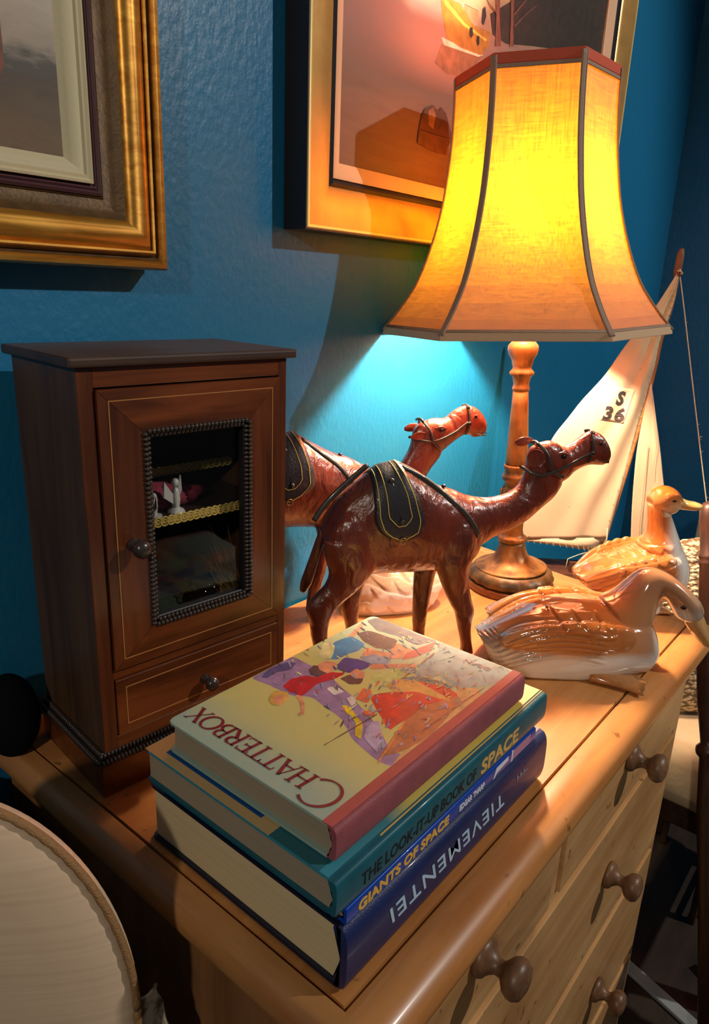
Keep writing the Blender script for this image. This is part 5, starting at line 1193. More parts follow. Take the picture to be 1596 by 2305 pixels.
# --- duck A, asleep with lowered head
def waveA(c):
    return c.z+4.2*(c.x+.012)**2-.10*c.x
def wingA(c):
    return sstep(-.100, -.082, c.x)*(1-sstep(.030, .050, c.x))*sstep(.024, .034, waveA(c)-.004)*(1-sstep(.070, .078, c.z))
def grooveA(c):
    return abs(math.sin(waveA(c)*PI/.0068))**.7
def dispA(c, n):
    if abs(n.y) < .12: return 0
    d = wingA(c)*(.0022*grooveA(c)-.0006)
    if -.02 < c.x < .055 and .060 < c.z < .086:
        d = max(d, .0030*scales(c.x+.004, c.z, .026, .022)*sstep(.060, .066, c.z)*(1-sstep(.080, .086, c.z)))
    if c.x < -.082: d += .0005*math.cos((c.z+c.x*.3)*2*PI/.004)
    return d
def colA(c, n):
    nz = noise.noise(c*22)*.5
    body = mix3(WHT, TAN, sstep(.030, .044, c.z+.006*nz))
    body = mix3(body, ORG, sstep(.040, .075, c.z+.02*nz)*.75)
    w_ = wingA(c)
    if w_ > 0:
        body = mix3(body, BRN, w_*(.30+.50*(1-grooveA(c))+.25*nz)*(.45+.55*sstep(.0, -.07, c.x)))
    body = mix3(body, GRY, sstep(-.070, -.098, c.x)*sstep(.026, .036, c.z)*.85)
    fr = sstep(.108, .122, c.x+.008*nz)*(1-sstep(.080, .096, c.z))
    neck = mix3(mix3(TAN, ORG, .45+.5*nz), GRB, .30+nz)
    neck = mix3(neck, WHT, max(fr, 1-sstep(.022, .050, c.z+.25*(.12-c.x)+.01*nz)))
    neck = mix3(neck, (.30, .21, .15), sstep(.140, .165, c.x)*.85)
    neck = mix3(neck, (.62, .52, .44), sstep(.092, .078, c.z)*sstep(.138, .150, c.x)*.6)
    return mix3(body, neck, sstep(.055, .100, c.x+.3*(c.z-.06)))
AD = (.830, .322)
dk = thing('china_duck', 'glazed brown and white china duck with lowered head nearest the chest front edge', 'duck figurine', (AD[0], AD[1], 0), math.atan2(-.75, .66), 'china ducks')
bm = bmesh.new(); loft(bm, DA_BODY, 4, 40, shrink=.44); loft(bm, DA_NECK, 4, 30)
for sg in (-1, 1):
    loft(bm, [(-.085, .052, -.08, .040, .010, sg*.040), (-.055, .066, -.045, .036, .012, sg*.046), (-.02, .076, -.005, .032, .013, sg*.052), (.02, .080, .03, .036, .014, sg*.054), (.05, .076, .062, .040, .013, sg*.050), (.072, .066, .076, .048, .008, sg*.044)], 4, 24)
    ball(bm, (.060, sg*.050, .056), (.024, .012, .020), 18)
fuse('body', bm, M_GLAZE, dk, .0016, 7, dispA, colA, 0.0)
def bill(L, parent, colr=BILLC):
    bm = bmesh.new(); loft(bm, L, 4, 20)
    return fuse('bill', bm, M_GLAZE, parent, .0011, 4, None, lambda c, n: mix3(colr, (.62, .38, .16), .5+.5*noise.noise(c*60)))
bill(DA_BILL, dk)
for sg in (-1, 1):
    bm = bmesh.new(); ball(bm, (DA_EYE[0][0], -.014+sg*.0215, DA_EYE[0][1]), (.0042, .0022, .0028), 14); obj('eye', bm, M_EYE, dk, True)
def foot(parent, x, y, ang, s=1.0, L=.040):
    bm = bmesh.new(); RR = []
    for i in range(8):
        t = i/7; wd = .006+.013*t**1.4; th = .010*(1-.45*t)
        sc = 1+.0
        RR.append([Vector((L*t+(.0045*math.cos(3*math.asin(max(-1, min(1, math.cos(a))))) if i == 7 else 0), wd*math.cos(a), max(.0004, th*.5+th*.55*math.sin(a)))) for a in [2*PI*q/24 for q in range(24)]])
    rings(bm, RR)
    mm = Matrix.Translation((x, y, 0)) @ Matrix.Rotation(ang, 4, 'Z') @ Matrix.Scale(s, 4)
    bm.transform(mm)
    me_o = obj('foot', bm, plain('orange_glaze', (.42, .17, .05, 1), .12, 0, 1.0, 0, 1, .3, 60), parent, True); return me_o
foot(dk, .030, -.054, R(-14), 1.35, .046)
# --- duck B, standing with raised head
def dispB(c, n):
    if c.x < .055 and c.z > .04 and c.z < .125:
        m1 = sstep(-.062, -.050, c.x)*(1-sstep(.040, .055, c.x))*(1-sstep(.112, .120, c.z))
        d = m1*.0022*(1-sstep(.018, .034, c.x))*scales(c.x+.5*c.z, c.z-.25*c.x, .017, .0125)
        if c.x < -.045: d += (1-m1)*.0012*(.5+.5*math.cos((c.z-.62*c.x)*2*PI/.009))
        return d
    return 0
def colB(c, n):
    nz = noise.noise(c*24)*.5
    base = mix3(ORG, TAN, .45+nz)
    if c.x < -.04: base = mix3(base, BRN, .55*sstep(-.04, -.10, c.x)+.25*math.cos((c.z-.62*c.x)*2*PI/.009))
    if .112 < c.z < .20 and c.x < .04: base = mix3(base, mix3(ORG, TAN, .25), .8)
    fr = sstep(.010+.22*max(0,.115-c.z), .034+.22*max(0,.115-c.z), c.x+.010*nz)*(1-sstep(.156, .164, c.z))
    if c.z < .165: base = mix3(base, WHT, fr)
    base = mix3(base, WHT, 1-sstep(.030, .055, c.z-.2*c.x+.02*nz))
    if c.z > .160: base = mix3(base, mix3(TAN, ORG, .3+sstep(.180, .195, c.z)*.6+nz*.3), sstep(.160, .166, c.z))
    if c.z > .158: base = mix3(base, (.70, .52, .33), sstep(.184, .170, c.z)*.8*sstep(.004, .014, c.x))
    return base
AB = (1.07, .295)
db = thing('china_duck', 'upright china duck with raised head standing in front of the sails', 'duck figurine', (AB[0], AB[1], 0), math.atan2(-.71, .70), 'china ducks')
bm = bmesh.new(); loft(bm, DB_BODY, 4, 40, shrink=.42); loft(bm, DB_NECK, 4, 30); loft(bm, DB_HEAD, 4, 28)
for sg in (-1, 1):
    ball(bm, (.018, sg*.0185, .1835), (.014, .006, .012), 14)
    loft(bm, [(.012, .040, .035, .040, .011, sg*.020), (.014, .020, .030, .020, .007, sg*.020), (.014, .003, .028, .003, .007, sg*.020)], 3, 14)
    loft(bm, [(-.10, .060, -.095, .050, .006, sg*.022), (-.07, .082, -.055, .048, .010, sg*.036), (-.03, .098, -.012, .044, .012, sg*.044), (.01, .104, .022, .050, .012, sg*.045), (.036, .098, .042, .066, .008, sg*.040)], 4, 24)
fuse('body', bm, M_GLAZE, db, .0015, 6, dispB, colB, 0.0)
bill(DB_BILL, db, (.66, .34, .10))
for sg in (-1, 1):
    bm = bmesh.new(); ball(bm, (.0190, sg*.0232, .1830), (.0040, .0018, .0020), 14); obj('eye', bm, M_EYE, db, True)
    foot(db, .014, sg*.020, R(-20*sg), .95, .036)
# --- duck W, pale, in front of the rear camel
def colW(c, n):
    nz = noise.noise(c*30)*.5
    b_ = mix3((.72, .52, .44), (.80, .72, .68), .5+nz)
    return mix3(b_, (.55, .30, .12), sstep(.030, .050, c.z+.03*nz)*.6)
def dispW(c, n): return .0016*scales(c.x+.4*c.z+.006*noise.noise(c*40), c.z+.2*c.x+.006*noise.noise(c*35), .026, .019)*(1 if c.z > .006 else 0)
dw = thing('china_duck', 'pale pink and white china duck seen between the legs of the front camel', 'duck figurine', (.80, .588, 0), math.atan2(-.555, .83), 'china ducks')
bm = bmesh.new(); loft(bm, shift(DW_BODY, 0, 0), 4, 36, shrink=.40, zmin=.0)
loft(bm, [(-.045, .035, -.015, .012, .018, 0), (-.048, .066, -.022, .052, .013, 0), (-.052, .083, -.028, .070, .012, 0), (-.058, .095, -.036, .074, .013, 0), (-.072, .092, -.055, .072, .011, 0)], 4, 24)
fuse('body', bm, M_GLAZE, dw, .0016, 5, dispW, colW, 0.0)
bm = bmesh.new(); loft(bm, [(-.068, .086, -.064, .074, .007, 0), (-.082, .080, -.080, .074, .008, 0), (-.093, .077, -.092, .073, .005, 0)], 3, 16); obj('bill', bm, plain('bill_glaze', (.6, .35, .14, 1), .12, 0, 1), dw, True)
for sg in (-1, 1):
    bm = bmesh.new(); ball(bm, (-.058, sg*.0122, .086), (.0025, .0015, .0022), 10); obj('eye', bm, M_EYE, dw, True)

# ================================================================ pond yacht
AY = (1.345, .44); YA = math.atan2(-.777, .629)
def cloth(name, col, spots=True):
    mt, nt, b = new_mat(name); tc = nt.nodes.new('ShaderNodeTexCoord')
    n = nt.nodes.new('ShaderNodeTexNoise'); n.inputs['Scale'].default_value = 7; n.inputs['Detail'].default_value = 5; nt.links.new(tc.outputs['Object'], n.inputs['Vector'])
    r = nt.nodes.new('ShaderNodeValToRGB'); r.color_ramp.elements[0].position = .3; r.color_ramp.elements[1].position = .7
    r.color_ramp.elements[0].color = tuple(c*.86 for c in col[:3])+(1,); r.color_ramp.elements[1].color = col
    nt.links.new(n.outputs['Fac'], r.inputs['Fac']); c_ = r.outputs['Color']
    if spots:
        v = nt.nodes.new('ShaderNodeTexVoronoi'); v.inputs['Scale'].default_value = 26; nt.links.new(tc.outputs['Object'], v.inputs['Vector'])
        r2_ = nt.nodes.new('ShaderNodeValToRGB'); r2_.color_ramp.elements[0].position = .035; r2_.color_ramp.elements[1].position = .05
        r2_.color_ramp.elements[0].color = (.25, .16, .12, 1); r2_.color_ramp.elements[1].color = (1, 1, 1, 1)
        nt.links.new(v.outputs['Distance'], r2_.inputs['Fac']); mx = nt.nodes.new('ShaderNodeMix'); mx.data_type = 'RGBA'; mx.blend_type = 'MULTIPLY'; mx.inputs[0].default_value = .7
        nt.links.new(c_, mx.inputs[6]); nt.links.new(r2_.outputs['Color'], mx.inputs[7]); c_ = mx.outputs[2]
    nt.links.new(c_, b.inputs['Base Color']); b.inputs['Roughness'].default_value = .85; b.inputs['Specular IOR Level'].default_value = .15
    return mt
M_SAIL = cloth('aged_canvas_sail', rgb(206, 188, 158)); M_PATCH = cloth('sail_number_patch', rgb(212, 196, 166), False)
M_SPAR = wood('varnished_spar', rgb(150, 92, 50), rgb(190, 128, 76), 'Z', 30, .4, 8); M_HULL = wood('dark_hull_wood', rgb(60, 38, 26), rgb(92, 60, 40), 'X', 20, .45, 8)
M_STRING = plain('white_cotton_string', rgb(206, 190, 160), .8); M_SEAM = plain('sail_seam', rgb(170, 148, 116), .8)
M_INK = plain('black_sail_number', rgb(52, 46, 48), .7)
ya = thing('pond_yacht', 'model sailing yacht with aged canvas sails numbered S 36 standing beyond the ducks', 'model yacht', (AY[0], AY[1], -.19), YA)
ZY = .19
def yz(z): return z+ZY
def bil(L, t):
    f = t*(len(L)-1); i = min(len(L)-2, int(f)); k = f-i; return (L[i][0]*(1-k)+L[i+1][0]*k, L[i][1]*(1-k)+L[i+1][1]*k)
def sail(nm, A_, B_, bulge, wr, parent):
    A2 = [(p.x, p.z) for p in spline([(x, 0, z) for x, z in A_], 4)]; B2 = [(p.x, p.z) for p in spline([(x, 0, z) for x, z in B_], 4)]
    bm = bmesh.new(); NU, NV = 28, 90; g = []
    for j in range(NV+1):
        t = j/NV; a = bil(A2, t); b = bil(B2, t); row = []
        for i in range(NU+1):
            s = i/NU; x = a[0]+(b[0]-a[0])*s; z = a[1]+(b[1]-a[1])*s; w_ = abs(b[0]-a[0])
            y = bulge*math.sin(PI*s)*min(1, w_/.12)*math.sin(PI*min(1, t*1.05))
            d = (s*.9+t*.55)
            y += wr*math.sin(d*17+2*math.sin(t*6))*s*(1-t*.3)*min(1, w_/.06)*(.4+.6*sstep(.3, .0, abs(s-.75)))
            y += .0012*noise.noise(Vector((x*30, z*14, 1)))
            row.append(bm.verts.new((x, y, yz(z))))
        g.append(row)
    for a, b in zip(g[:-1], g[1:]):
        for i in range(NU): bm.faces.new((a[i], a[i+1], b[i+1], b[i]))
    o = obj(nm, bm, M_SAIL, parent, True); m_ = o.modifiers.new('s', 'SOLIDIFY'); m_.thickness = .0008
    return o, g
FOOT = Y_FOOT
lu = [tuple(p) for p in Y_LUFF]; le = [tuple(p) for p in Y_LEECH]
# the foot of the mainsail sags: let the lowest leech/luff points meet the foot line
ms, _ = sail('mainsail', le, lu, -.012, .0065, ya)
# extra strip below the straight foot
bm = bmesh.new(); top = [(le[-1][0]+(lu[-1][0]-le[-1][0])*i/20, le[-1][1]+(lu[-1][1]-le[-1][1])*i/20) for i in range(21)]
ft_ = [(p.x, p.z) for p in spline([(x, 0, z) for x, z in FOOT], 4)]
va = [bm.verts.new((x, .0, yz(z+.0015))) for x, z in top]; vb = []
for i in range(21):
    q = bil(ft_, i/20); vb.append(bm.verts.new((q[0], .0, yz(q[1]))))
for i in range(20): bm.faces.new((va[i], va[i+1], vb[i+1], vb[i]))
o = obj('sail_foot', bm, M_SAIL, ms, True); m_ = o.modifiers.new('s', 'SOLIDIFY'); m_.thickness = .0008
jb, _ = sail('jib', Y_JIB_L, Y_JIB_R, -.006, .001, ya)
bm = bmesh.new(); sm = [(.0305, .20), (.034, .15), (.0385, .06), (.043, .01)]
tube(bm, [(x+.012, -.0068, yz(z)) for x, z in sm], .0006, 5); tube(bm, [(.036, -.006, yz(.29)), (.058, -.0075, yz(.20)), (.060, -.008, yz(.14))], .0004, 5)
obj('seam', bm, M_SEAM, jb)
# mast, boom, gaff tip
bm = bmesh.new(); MP = spline([(x, .004, yz(z)) for x, z in Y_MAST[1:]]+[(Y_MAST[-1][0]-.006, .004, yz(-.06))], 4); tube(bm, MP, [.0042]*len(MP), 12); obj('mast', bm, M_SPAR, ya, True)
bm = bmesh.new(); a = Vector((Y_MAST[0][0], .004, yz(Y_MAST[0][1]))); b = Vector((Y_MAST[1][0]-.001, .004, yz(Y_MAST[1][1]-.01)))
tube(bm, [a, a.lerp(b, .2), a.lerp(b, .8), b], [.0035, .0062, .0068, .0058], 12); obj('mast_head', bm, wood('rough_mast_head', rgb(96, 58, 44), rgb(132, 84, 62), 'Z', 40, .6), ya, True)
bm = bmesh.new(); tube(bm, [(.047, .002, yz(.505)), (.055, -.003, yz(.508)), (.050, -.006, yz(.511)), (.043, .002, yz(.512)), (.050, .010, yz(.509)), (.056, .002, yz(.506)), (.048, -.005, yz(.514))], .0012, 6); obj('lashing', bm, M_STRING, ya, True)
bm = bmesh.new(); tube(bm, [(Y_FOOT[0][0], .006, yz(.000)), (Y_FOOT[2][0], .006, yz(-.0085)), (Y_FOOT[3][0], .006, yz(-.014)), (-.012, .006, yz(-.012))], .0022, 8); obj('boom', bm, M_SPAR, ya, True)
bm = bmesh.new(); pz = []
for i in range(15):
    q = bil(ft_, .02+.66*i/14)
    pz += [(q[0]-.004, -.0015, yz(q[1]+.006)), (q[0]-.001, -.0035, yz(q[1]-.001)), (q[0]+.004, .009, yz(q[1]-.002)), (q[0]+.008, -.0015, yz(q[1]+.005))]
tube(bm, pz, .0004, 4); obj('sail_lacing', bm, M_SEAM, ms)
bm = bmesh.new(); pz = []
lu2 = [(p.x, p.z) for p in spline([(x, 0, z) for x, z in lu], 4)]
for i in range(30):
    q = bil(lu2, .08+.88*i/29)
    pz += [(q[0]+.004, .006, yz(q[1]+.002)), (q[0]-.007, -.003, yz(q[1]+.003)), (q[0]-.001, -.003, yz(q[1]+.001)), (q[0]+.004, .006, yz(q[1]-.001))]
tube(bm, pz, .0004, 4); obj('sail_lacing', bm, M_SEAM, ms)
# patch with the sail number
SV = [v.co.copy() for v in ms.data.vertices if v.co.z > yz(.20) and v.co.z < yz(.34)]
def ysail(x, z):
    acc = 0; wt = 0
    for v in sorted(SV, key=lambda q: (q.x-x)**2+(q.z-z)**2)[:4]:
        w_ = 1/(1e-6+(v.x-x)**2+(v.z-z)**2); acc += w_*v.y; wt += w_
    return acc/wt
pq = [Vector((-.0434, 0, yz(.3085))), Vector((.0014, 0, yz(.3032))), Vector((-.0110, 0, yz(.2400))), Vector((-.0556, 0, yz(.2455)))]
bm = bmesh.new(); g = []
for j in range(15):
    row = []
    for i in range(13):
        p = pq[0].lerp(pq[1], i/12).lerp(pq[3].lerp(pq[2], i/12), j/14); p.y = ysail(p.x, p.z)-.0012; row.append(bm.verts.new(p))
    g.append(row)
for r0_, r1_ in zip(g[:-1], g[1:]):
    for i in range(12): bm.faces.new((r0_[i], r0_[i+1], r1_[i+1], r1_[i]))
pt = obj('number_patch', bm, M_PATCH, ms, True); m_ = pt.modifiers.new('s', 'SOLIDIFY'); m_.thickness = .0004
rgt = Vector((.0448, 0, -.0053)).normalized(); upv = Vector((.0100, 0, .0625)).normalized()
for s_, sz, ox, oz in (('S', .0340, -.0325, .2765), ('36', .0340, -.0520, .2480)):
    o = place_text('sail_number', s_, sz, (ox, 0, yz(oz)), rgt, upv, M_INK, ms, None if s_ == 'S' else .0400, .0002, 0, .0015, 1.3 if s_ == '36' else 1.0, .92)
    for v in o.data.vertices: v.co.y += ysail(v.co.x, v.co.z)-.0017
bm = bmesh.new(); rp = spline([(x, .004, yz(z)) for x, z in Y_STAY]+[(.232, .004, yz(-.058))], 4)
tube(bm, rp, .0011, 6)
random.seed(4)
for i in range(12):
    p = rp[random.randrange(4, len(rp)-4)]; tube(bm, [p, p+Vector((random.uniform(.002, .007), 0, random.uniform(-.005, .006)))], .0003, 4)
obj('forestay', bm, M_STRING, ya, True)
bm = bmesh.new(); tube(bm, [(-.034, .004, yz(-.014)), (-.033, -.002, yz(-.03)), (-.035, .0, yz(-.058))], .0011, 6)
tube(bm, [(-.034, .002, yz(-.018)), (-.055, .002, yz(-.026)), (-.075, .003, yz(-.036)), (-.078, .0, yz(-.055))], .0009, 6)
tube(bm, [(-.006, -.004, yz(.010)), (-.010, -.006, yz(-.004)), (-.002, -.006, yz(-.012)), (.006, -.004, yz(-.022)), (.004, 0, yz(-.055))], .0010, 6)
tube(bm, [(-.009, -.005, yz(.034)), (-.007, -.005, yz(.012)), (-.011, -.005, yz(.002))], .0012, 6)
obj('rigging_cord', bm, M_STRING, ya, True)
# hull
bm = bmesh.new(); RR = []
for i in range(25):
    t = i/24; x = -.175+.315*t; wd = max(.002, .062*math.sin(PI*min(1, .12+.88*t))**.7 if t < .999 else .002); dp = .012+.085*math.sin(PI*(.08+.86*t))**.8
    ztop = -.060+.018*abs(t-.45)**2*4
    RR.append([Vector((x, -wd*math.sin(a), yz(ztop-dp*max(0, math.cos(a))) if abs(a) < PI/2 else yz(ztop))) for a in [(-PI/2+PI*q/14) for q in range(15)]])
vs_ = rings(bm, RR, cap=True); obj('hull', bm, M_HULL, ya, True, 45)
bm = bmesh.new(); tube(bm, [(.08, 0, yz(-.056)), (.16, .002, yz(-.057)), (.236, .004, yz(-.058))], .0035, 10); obj('bowsprit', bm, M_SPAR, ya, True)
bm = bmesh.new(); box(bm, -.076, -.030, -.018, -.010, yz(-.060), yz(-.036)); box(bm, -.1, .1, -.03, .03, yz(-.0615), yz(-.057)); obj('deck_fitting', bm, M_HULL, ya)
bm = bmesh.new(); box(bm, -.11, -.07, -.035, .035, 0.0004, .045, .002); box(bm, 0.0, .04, -.035, .035, 0.0004, .045, .002); obj('stand', bm, M_HULL, ya)
# small dark table beyond the chest that carries the yacht
tb = thing('side_table', 'low dark side table beyond the end of the chest under the yacht', 'table', (1.31, .53, -.8))
M_DKW = wood('dark_table_wood', rgb(46, 30, 22), rgb(70, 46, 34), 'X', 12, .45)
bm = bmesh.new(); box(bm, 1.19, 1.43, .385, .675, -.215, -.1905, .003); P('tabletop', bm, M_DKW, tb)
for x in (1.215, 1.405):
    for y in (.41, .65):
        bm = bmesh.new(); box(bm, x-.015, x+.015, y-.015, y+.015, -.8, -.215, .002); P('leg', bm, M_DKW, tb)

# ================================================================ upholstered chair with a crochet cover at the right
def crochet():
    mt, nt, b = new_mat('cream_crochet'); tc = nt.nodes.new('ShaderNodeTexCoord')
    v = nt.nodes.new('ShaderNodeTexVoronoi'); v.inputs['Scale'].default_value = 120; v.distance = 'MANHATTAN'
    mp = nt.nodes.new('ShaderNodeMapping'); mp.inputs['Scale'].default_value = (.7, .7, 1.25); nt.links.new(tc.outputs['Object'], mp.inputs[0]); nt.links.new(mp.outputs[0], v.inputs['Vector'])
    r = nt.nodes.new('ShaderNodeValToRGB'); r.color_ramp.elements[0].position = .60; r.color_ramp.elements[1].position = .86
    r.color_ramp.elements[0].color = rgb(226, 208, 174); r.color_ramp.elements[1].color = rgb(128, 100, 70)
    nt.links.new(v.outputs['Distance'], r.inputs['Fac']); nt.links.new(r.outputs['Color'], b.inputs['Base Color']); b.inputs['Roughness'].default_value = .9
    bp = nt.nodes.new('ShaderNodeBump'); bp.inputs['Strength'].default_value = .9; bp.inputs['Distance'].default_value = .004; bp.invert = True
    nt.links.new(v.outputs['Distance'], bp.inputs['Height']); nt.links.new(bp.outputs['Normal'], b.inputs['Normal']); return mt
M_CROCHET = crochet()
M_UPH = plain('cream_damask', rgb(198, 176, 142), .75, 0, 0, .5, 60, .08, 20)
ac = thing('armchair', 'cream damask armchair beyond the right end of the chest', 'armchair', (1.43, .15, -.8))
bm = bmesh.new(); box(bm, 1.205, 1.66, -.06, .345, -.415, -.290, .035); P('seat', bm, M_UPH, ac, True)
bm = bmesh.new(); box(bm, 1.58, 1.68, -.08, .345, -.40, .06, .035); P('backrest', bm, M_UPH, ac, True)
bm = bmesh.new(); box(bm, 1.225, 1.66, -.04, .33, -.46, -.405, .006); P('seat_rail', bm, M_DKW, ac)
for x, y in ((1.255, -.01), (1.255, .30), (1.63, -.01), (1.63, .30)):
    bm = bmesh.new(); lathe(bm, [(.010, 0), (.013, .01), (.018, .20), (.021, .345)], 16, (x, y, -.8)); P('leg', bm, M_DKW, ac, True)
def puff(nm, c, r, rotm, mt, lab, cat, e=.55, frill=0.0):
    bm = bmesh.new(); NU, NV = 64, 32; RR = []
    for j in range(1, NV):
        ph = -PI/2+PI*j/NV; ring = []
        for i in range(NU):
            th = 2*PI*i/NU; f = lambda v_, e_: math.copysign(abs(v_)**e_, v_)
            p = Vector((r[0]*f(math.cos(ph), .9)*f(math.cos(th), e), r[1]*f(math.sin(ph), .9), r[2]*f(math.cos(ph), .9)*f(math.sin(th), e)))
            if abs(ph) < .10 and frill: p *= 1+frill*(.6+.4*math.sin(th*34))
            p += Vector((0, 1, 0))*(.012*noise.noise(p*9)); ring.append(p)
        RR.append(ring)
    rings(bm, RR); o = obj(nm, bm, mt, None, True); o.matrix_world = Matrix.Translation(c) @ rotm; tag(o, lab, cat); return o
puff('crochet_cushion', (1.368, .245, -.120), (.120, .045, .165), Matrix.Rotation(R(-48), 4, 'Z') @ Matrix.Rotation(R(-10), 4, 'X'), M_CROCHET, 'cream crochet covered cushion standing on the armchair behind the dark chair post', 'cushion', .62, .03)

# ================================================================ dark turned chair at the right edge
wc = thing('wooden_chair', 'dark wooden chair with turned back post at the right edge', 'chair', (1.05, -.05, -.8))
M_POST = wood('dark_turned_oak', rgb(44, 26, 18), rgb(74, 46, 32), 'Z', 20, .4, 10, .2)
def post(x0, y0, zt, x1, y1, zb, nm):
    prof_ = [(.001, 0), (.010, -.003), (.0155, -.012), (.016, -.03), (.0145, -.05), (.0145, -.085), (.0165, -.088), (.0165, -.092), (.0148, -.095), (.0165, -.098), (.0165, -.102), (.0150, -.106),
             (.0175, -.20), (.0185, -.27), (.0170, -.33), (.0125, -.385), (.0120, -.392), (.0185, -.398), (.0195, -.404), (.0185, -.410), (.0135, -.416), (.0150, -.44), (.0170, -.50), (.0160, -.56), (.0140, -.60), (.013, -.93)]
    bm = bmesh.new(); ax0 = Vector((x0, y0, zt)); ax1 = Vector((x1, y1, zb)); d = (ax1-ax0).normalized(); q = (-d).to_track_quat('Z', 'X').to_matrix()
    RR = [[ax0+d*(-z)+q @ Vector((r*math.cos(2*PI*k/24), r*math.sin(2*PI*k/24), 0)) for k in range(24)] for r, z in prof_]
    rings(bm, RR); return P(nm, bm, M_POST, wc, True)
post(1.222, .250, .155, 1.012, .038, -.79, 'post')
post(1.352, -.125, .155, 1.142, -.337, -.79, 'post')
bm = bmesh.new(); box(bm, 0, .44, -.017, .017, -.35, -.32, .006)
bm.transform(Matrix.Translation((1.178, .205, .31)) @ Matrix.Rotation(math.atan2(-.375, .13), 4, 'Z')); P('back_rail', bm, M_POST, wc)
bm = bmesh.new(); poly_prism(bm, [(1.085, .108, -.48), (1.225, -.265, -.48), (.92, -.40, -.48), (.80, -.06, -.48)], (0, 0, 1), .03)
P('seat', bm, plain('grey_green_seat', rgb(70, 76, 70), .4, 0, .2, .3, 40), wc)
for x, y in ((.84, -.08), (.93, -.36)):
    bm = bmesh.new(); lathe(bm, [(.012, 0), (.016, .1), (.013, .2), (.017, .28), (.014, .32)], 16, (x, y, -.8)); P('leg', bm, M_POST, wc, True)

# ================================================================ pale things on the dark floor at the lower right
M_PALE = plain('pale_painted_slat', rgb(150, 156, 156), .6, 0, 0, .2, 80, .15, 20)
M_DIM = plain('dim_grey_slat', rgb(62, 60, 56), .6)
cr = thing('slatted_crate', 'dark slatted crate on the floor behind the chair post', 'crate', (1.50, .24, -.8))
for k in range(6):
    bm = bmesh.new(); box(bm, 1.40, 1.60, .150, .156, -.785+.032*k, -.773+.032*k, .002); P('slat', bm, M_DIM, cr)
for x in (1.40, 1.60):
    for y in (.16, .28):
        bm = bmesh.new(); box(bm, x-.008, x+.008, y-.003, y+.01, -.8, -.60, .002); P('corner_post', bm, M_DKW, cr)
bm = bmesh.new(); box(bm, -.09, .09, -.013, .013, 0, .008, .002); bm.transform(Matrix.Rotation(R(73), 4, 'Z'))
o = obj('painted_board', bm, M_PALE); o.location = (1.180, .165, -.7995); tag(o, 'narrow pale painted board lying on the floor below the chest corner', 'board')
bm = bmesh.new(); box(bm, -.11, .11, -.06, .06, 0, .016, .002); bm.transform(Matrix.Rotation(R(-30), 4, 'Z'))
o = obj('grey_panel', bm, M_DIM); o.location = (1.35, .02, -.7995); tag(o, 'flat grey panel lying on the dark floor at the lower right', 'panel')

# ================================================================ foreground oval chair back, with lace behind it
M_OVAL = plain('beige_woven_upholstery', rgb(196, 166, 134), .8, 0, 0, .3, 260, .06, 12)
def weave_mat():
    mt, nt, b = new_mat('beige_ribbed_upholstery'); tc = nt.nodes.new('ShaderNodeTexCoord')
    mp = nt.nodes.new('ShaderNodeMapping'); mp.inputs['Scale'].default_value = (6, 6, 300); mp.inputs['Rotation'].default_value = (0, R(14), 0)
    n = nt.nodes.new('ShaderNodeTexNoise'); n.inputs['Scale'].default_value = 1; n.inputs['Detail'].default_value = 3
    nt.links.new(tc.outputs['Object'], mp.inputs[0]); nt.links.new(mp.outputs[0], n.inputs['Vector'])
    r = nt.nodes.new('ShaderNodeValToRGB'); r.color_ramp.elements[0].color = rgb(196, 168, 140); r.color_ramp.elements[1].color = rgb(226, 200, 170)
    nt.links.new(n.outputs['Fac'], r.inputs['Fac']); nt.links.new(r.outputs['Color'], b.inputs['Base Color']); b.inputs['Roughness'].default_value = .8; return mt
oc_c = Vector((.1265, .4200, -.0200))
oc = thing('upholstered_chair', 'chair with oval beige upholstered back edged with gold gimp in the near left corner', 'chair', (.10, .46, -.8))
q_ = Vector((.72, .62, .0)).normalized(); side = Vector((.62, -.72, 0)).normalized(); nrm_ = -q_
def OV(a, rx, rz, d): return oc_c+side*(rx*math.cos(a))+Vector((0, 0, rz*math.sin(a)))+nrm_*d
RX, RZ = .112, .172
def oval(nm, stations, mt, n=96):
    bm = bmesh.new(); rings(bm, [[OV(2*PI*k/n, RX*s, RZ*(1-(1-s)*RX/RZ), d) for k in range(n)] for s, d in stations]); return P(nm, bm, mt, oc, True)
oval('padded_back', [(.02, .018), (.3, .0175), (.6, .015), (.8, .011), (.92, .006), (.985, .001), (.985, -.006), (.5, -.008), (.02, -.008)], weave_mat())
bm = bmesh.new(); M_GIMP = plain('gold_gimp_braid', rgb(150, 112, 70), .6, 0, 0, .8, 700)
tube(bm, [OV(2*PI*k/160, RX*.990, RZ*.993, .0025) for k in range(161)], [.0022+.0006*(k % 2) for k in range(161)], 8); tube(bm, [OV(2*PI*k/160, RX*1.0, RZ*1.0, .0015) for k in range(161)], .0016, 8)
P('gimp_braid', bm, M_GIMP, oc, True)
bm = bmesh.new()
for x in (-.05, .05):
    a = oc_c+side*x+Vector((0, 0, -RZ*.86))-nrm_*.018
    tube(bm, [a, Vector((a.x, a.y, -.8))], .012, 12)
P('back_upright', bm, M_DKW, oc, True)
random.seed(12)
bm = bmesh.new(); NU, NV = 30, 40; g = []
for j in range(NV+1):
    t = j/NV; row = []
    for i in range(NU+1):
        s = i/NU
        p = oc_c+side*(.070+.062*s+.010*t*math.sin(t*3))+Vector((0, 0, -.020-.19*t))-nrm_*(.028+.006*math.sin(s*14+t*3))
        p += side*(.006*noise.noise(Vector((s*4, t*14, 0)))*s-.018*s*(1-t)**2)
        row.append(bm.verts.new(p))
    g.append(row)
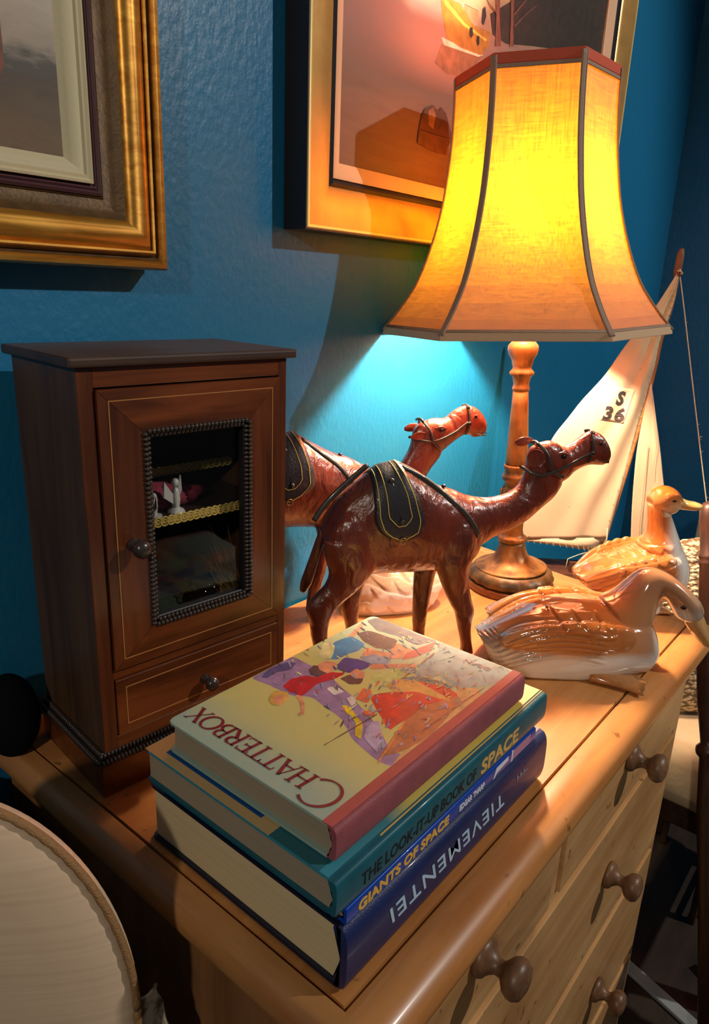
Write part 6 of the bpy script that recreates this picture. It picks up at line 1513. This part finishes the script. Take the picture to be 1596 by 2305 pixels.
for a, b in zip(g[:-1], g[1:]):
    for i in range(NU): bm.faces.new((a[i], a[i+1], b[i+1], b[i]))
def lace():
    mt, nt, b = new_mat('ivory_lace'); tc = nt.nodes.new('ShaderNodeTexCoord'); n = nt.nodes.new('ShaderNodeTexNoise'); n.inputs['Scale'].default_value = 70; n.inputs['Detail'].default_value = 4
    nt.links.new(tc.outputs['Object'], n.inputs['Vector']); r = nt.nodes.new('ShaderNodeValToRGB'); r.color_ramp.elements[0].position = .42; r.color_ramp.elements[1].position = .55
    r.color_ramp.elements[0].color = rgb(120, 104, 78); r.color_ramp.elements[1].color = rgb(236, 226, 200)
    nt.links.new(n.outputs['Fac'], r.inputs['Fac']); nt.links.new(r.outputs['Color'], b.inputs['Base Color']); b.inputs['Roughness'].default_value = .9
    bp = nt.nodes.new('ShaderNodeBump'); bp.inputs['Strength'].default_value = .8; bp.inputs['Distance'].default_value = .003; nt.links.new(n.outputs['Fac'], bp.inputs['Height']); nt.links.new(bp.outputs['Normal'], b.inputs['Normal']); return mt
for v in bm.verts: v.co -= oc_c
lc = obj('lace_cloth', bm, lace(), None, True); lc.location = oc_c; m_ = lc.modifiers.new('s', 'SOLIDIFY'); m_.thickness = .002
tag(lc, 'ivory lace cloth hanging over the back of the beige oval chair', 'lace cloth')
# small dark padded thing at the back left corner of the chest
bm = bmesh.new(); ball(bm, (0, 0, 0), (.027, .030, .044), 40)
dk_ = obj('velvet_pincushion', bm, plain('black_velvet', (.004, .005, .008, 1), .95, 0, 0, 0, 1, 0, 1, .1), None, True)
dk_.location = (.263, .640, .0442); tag(dk_, 'small black velvet pincushion on the back left corner of the chest', 'pincushion')

# low black cupboard added to darken the gap left of the chest
cu = thing('low_filler', 'low black cupboard added to darken the gap between the oval chair and the wall', 'filler', (0.06, .61, -.8))
M_BLK2 = plain('dull_black_fill', (.006, .006, .008, 1), .8, 0, 0, 0, 1, 0, 1, .2)
bm = bmesh.new(); box(bm, -.35, .235, .55, .68, -.8, -.055, .004); P('filler_body', bm, M_BLK2, cu)
bm = bmesh.new(); box(bm, -.36, .24, .542, .682, -.054, -.035, .003); P('top', bm, M_BLK2, cu)
bm = bmesh.new(); box(bm, -.33, .215, .542, .5495, -.77, -.08, .002); dd = P('door', bm, M_BLK2, cu)
bm = bmesh.new(); ball(bm, (.19, .535, -.4), .009, 14); P('knob', bm, M_BLK2, dd, True)
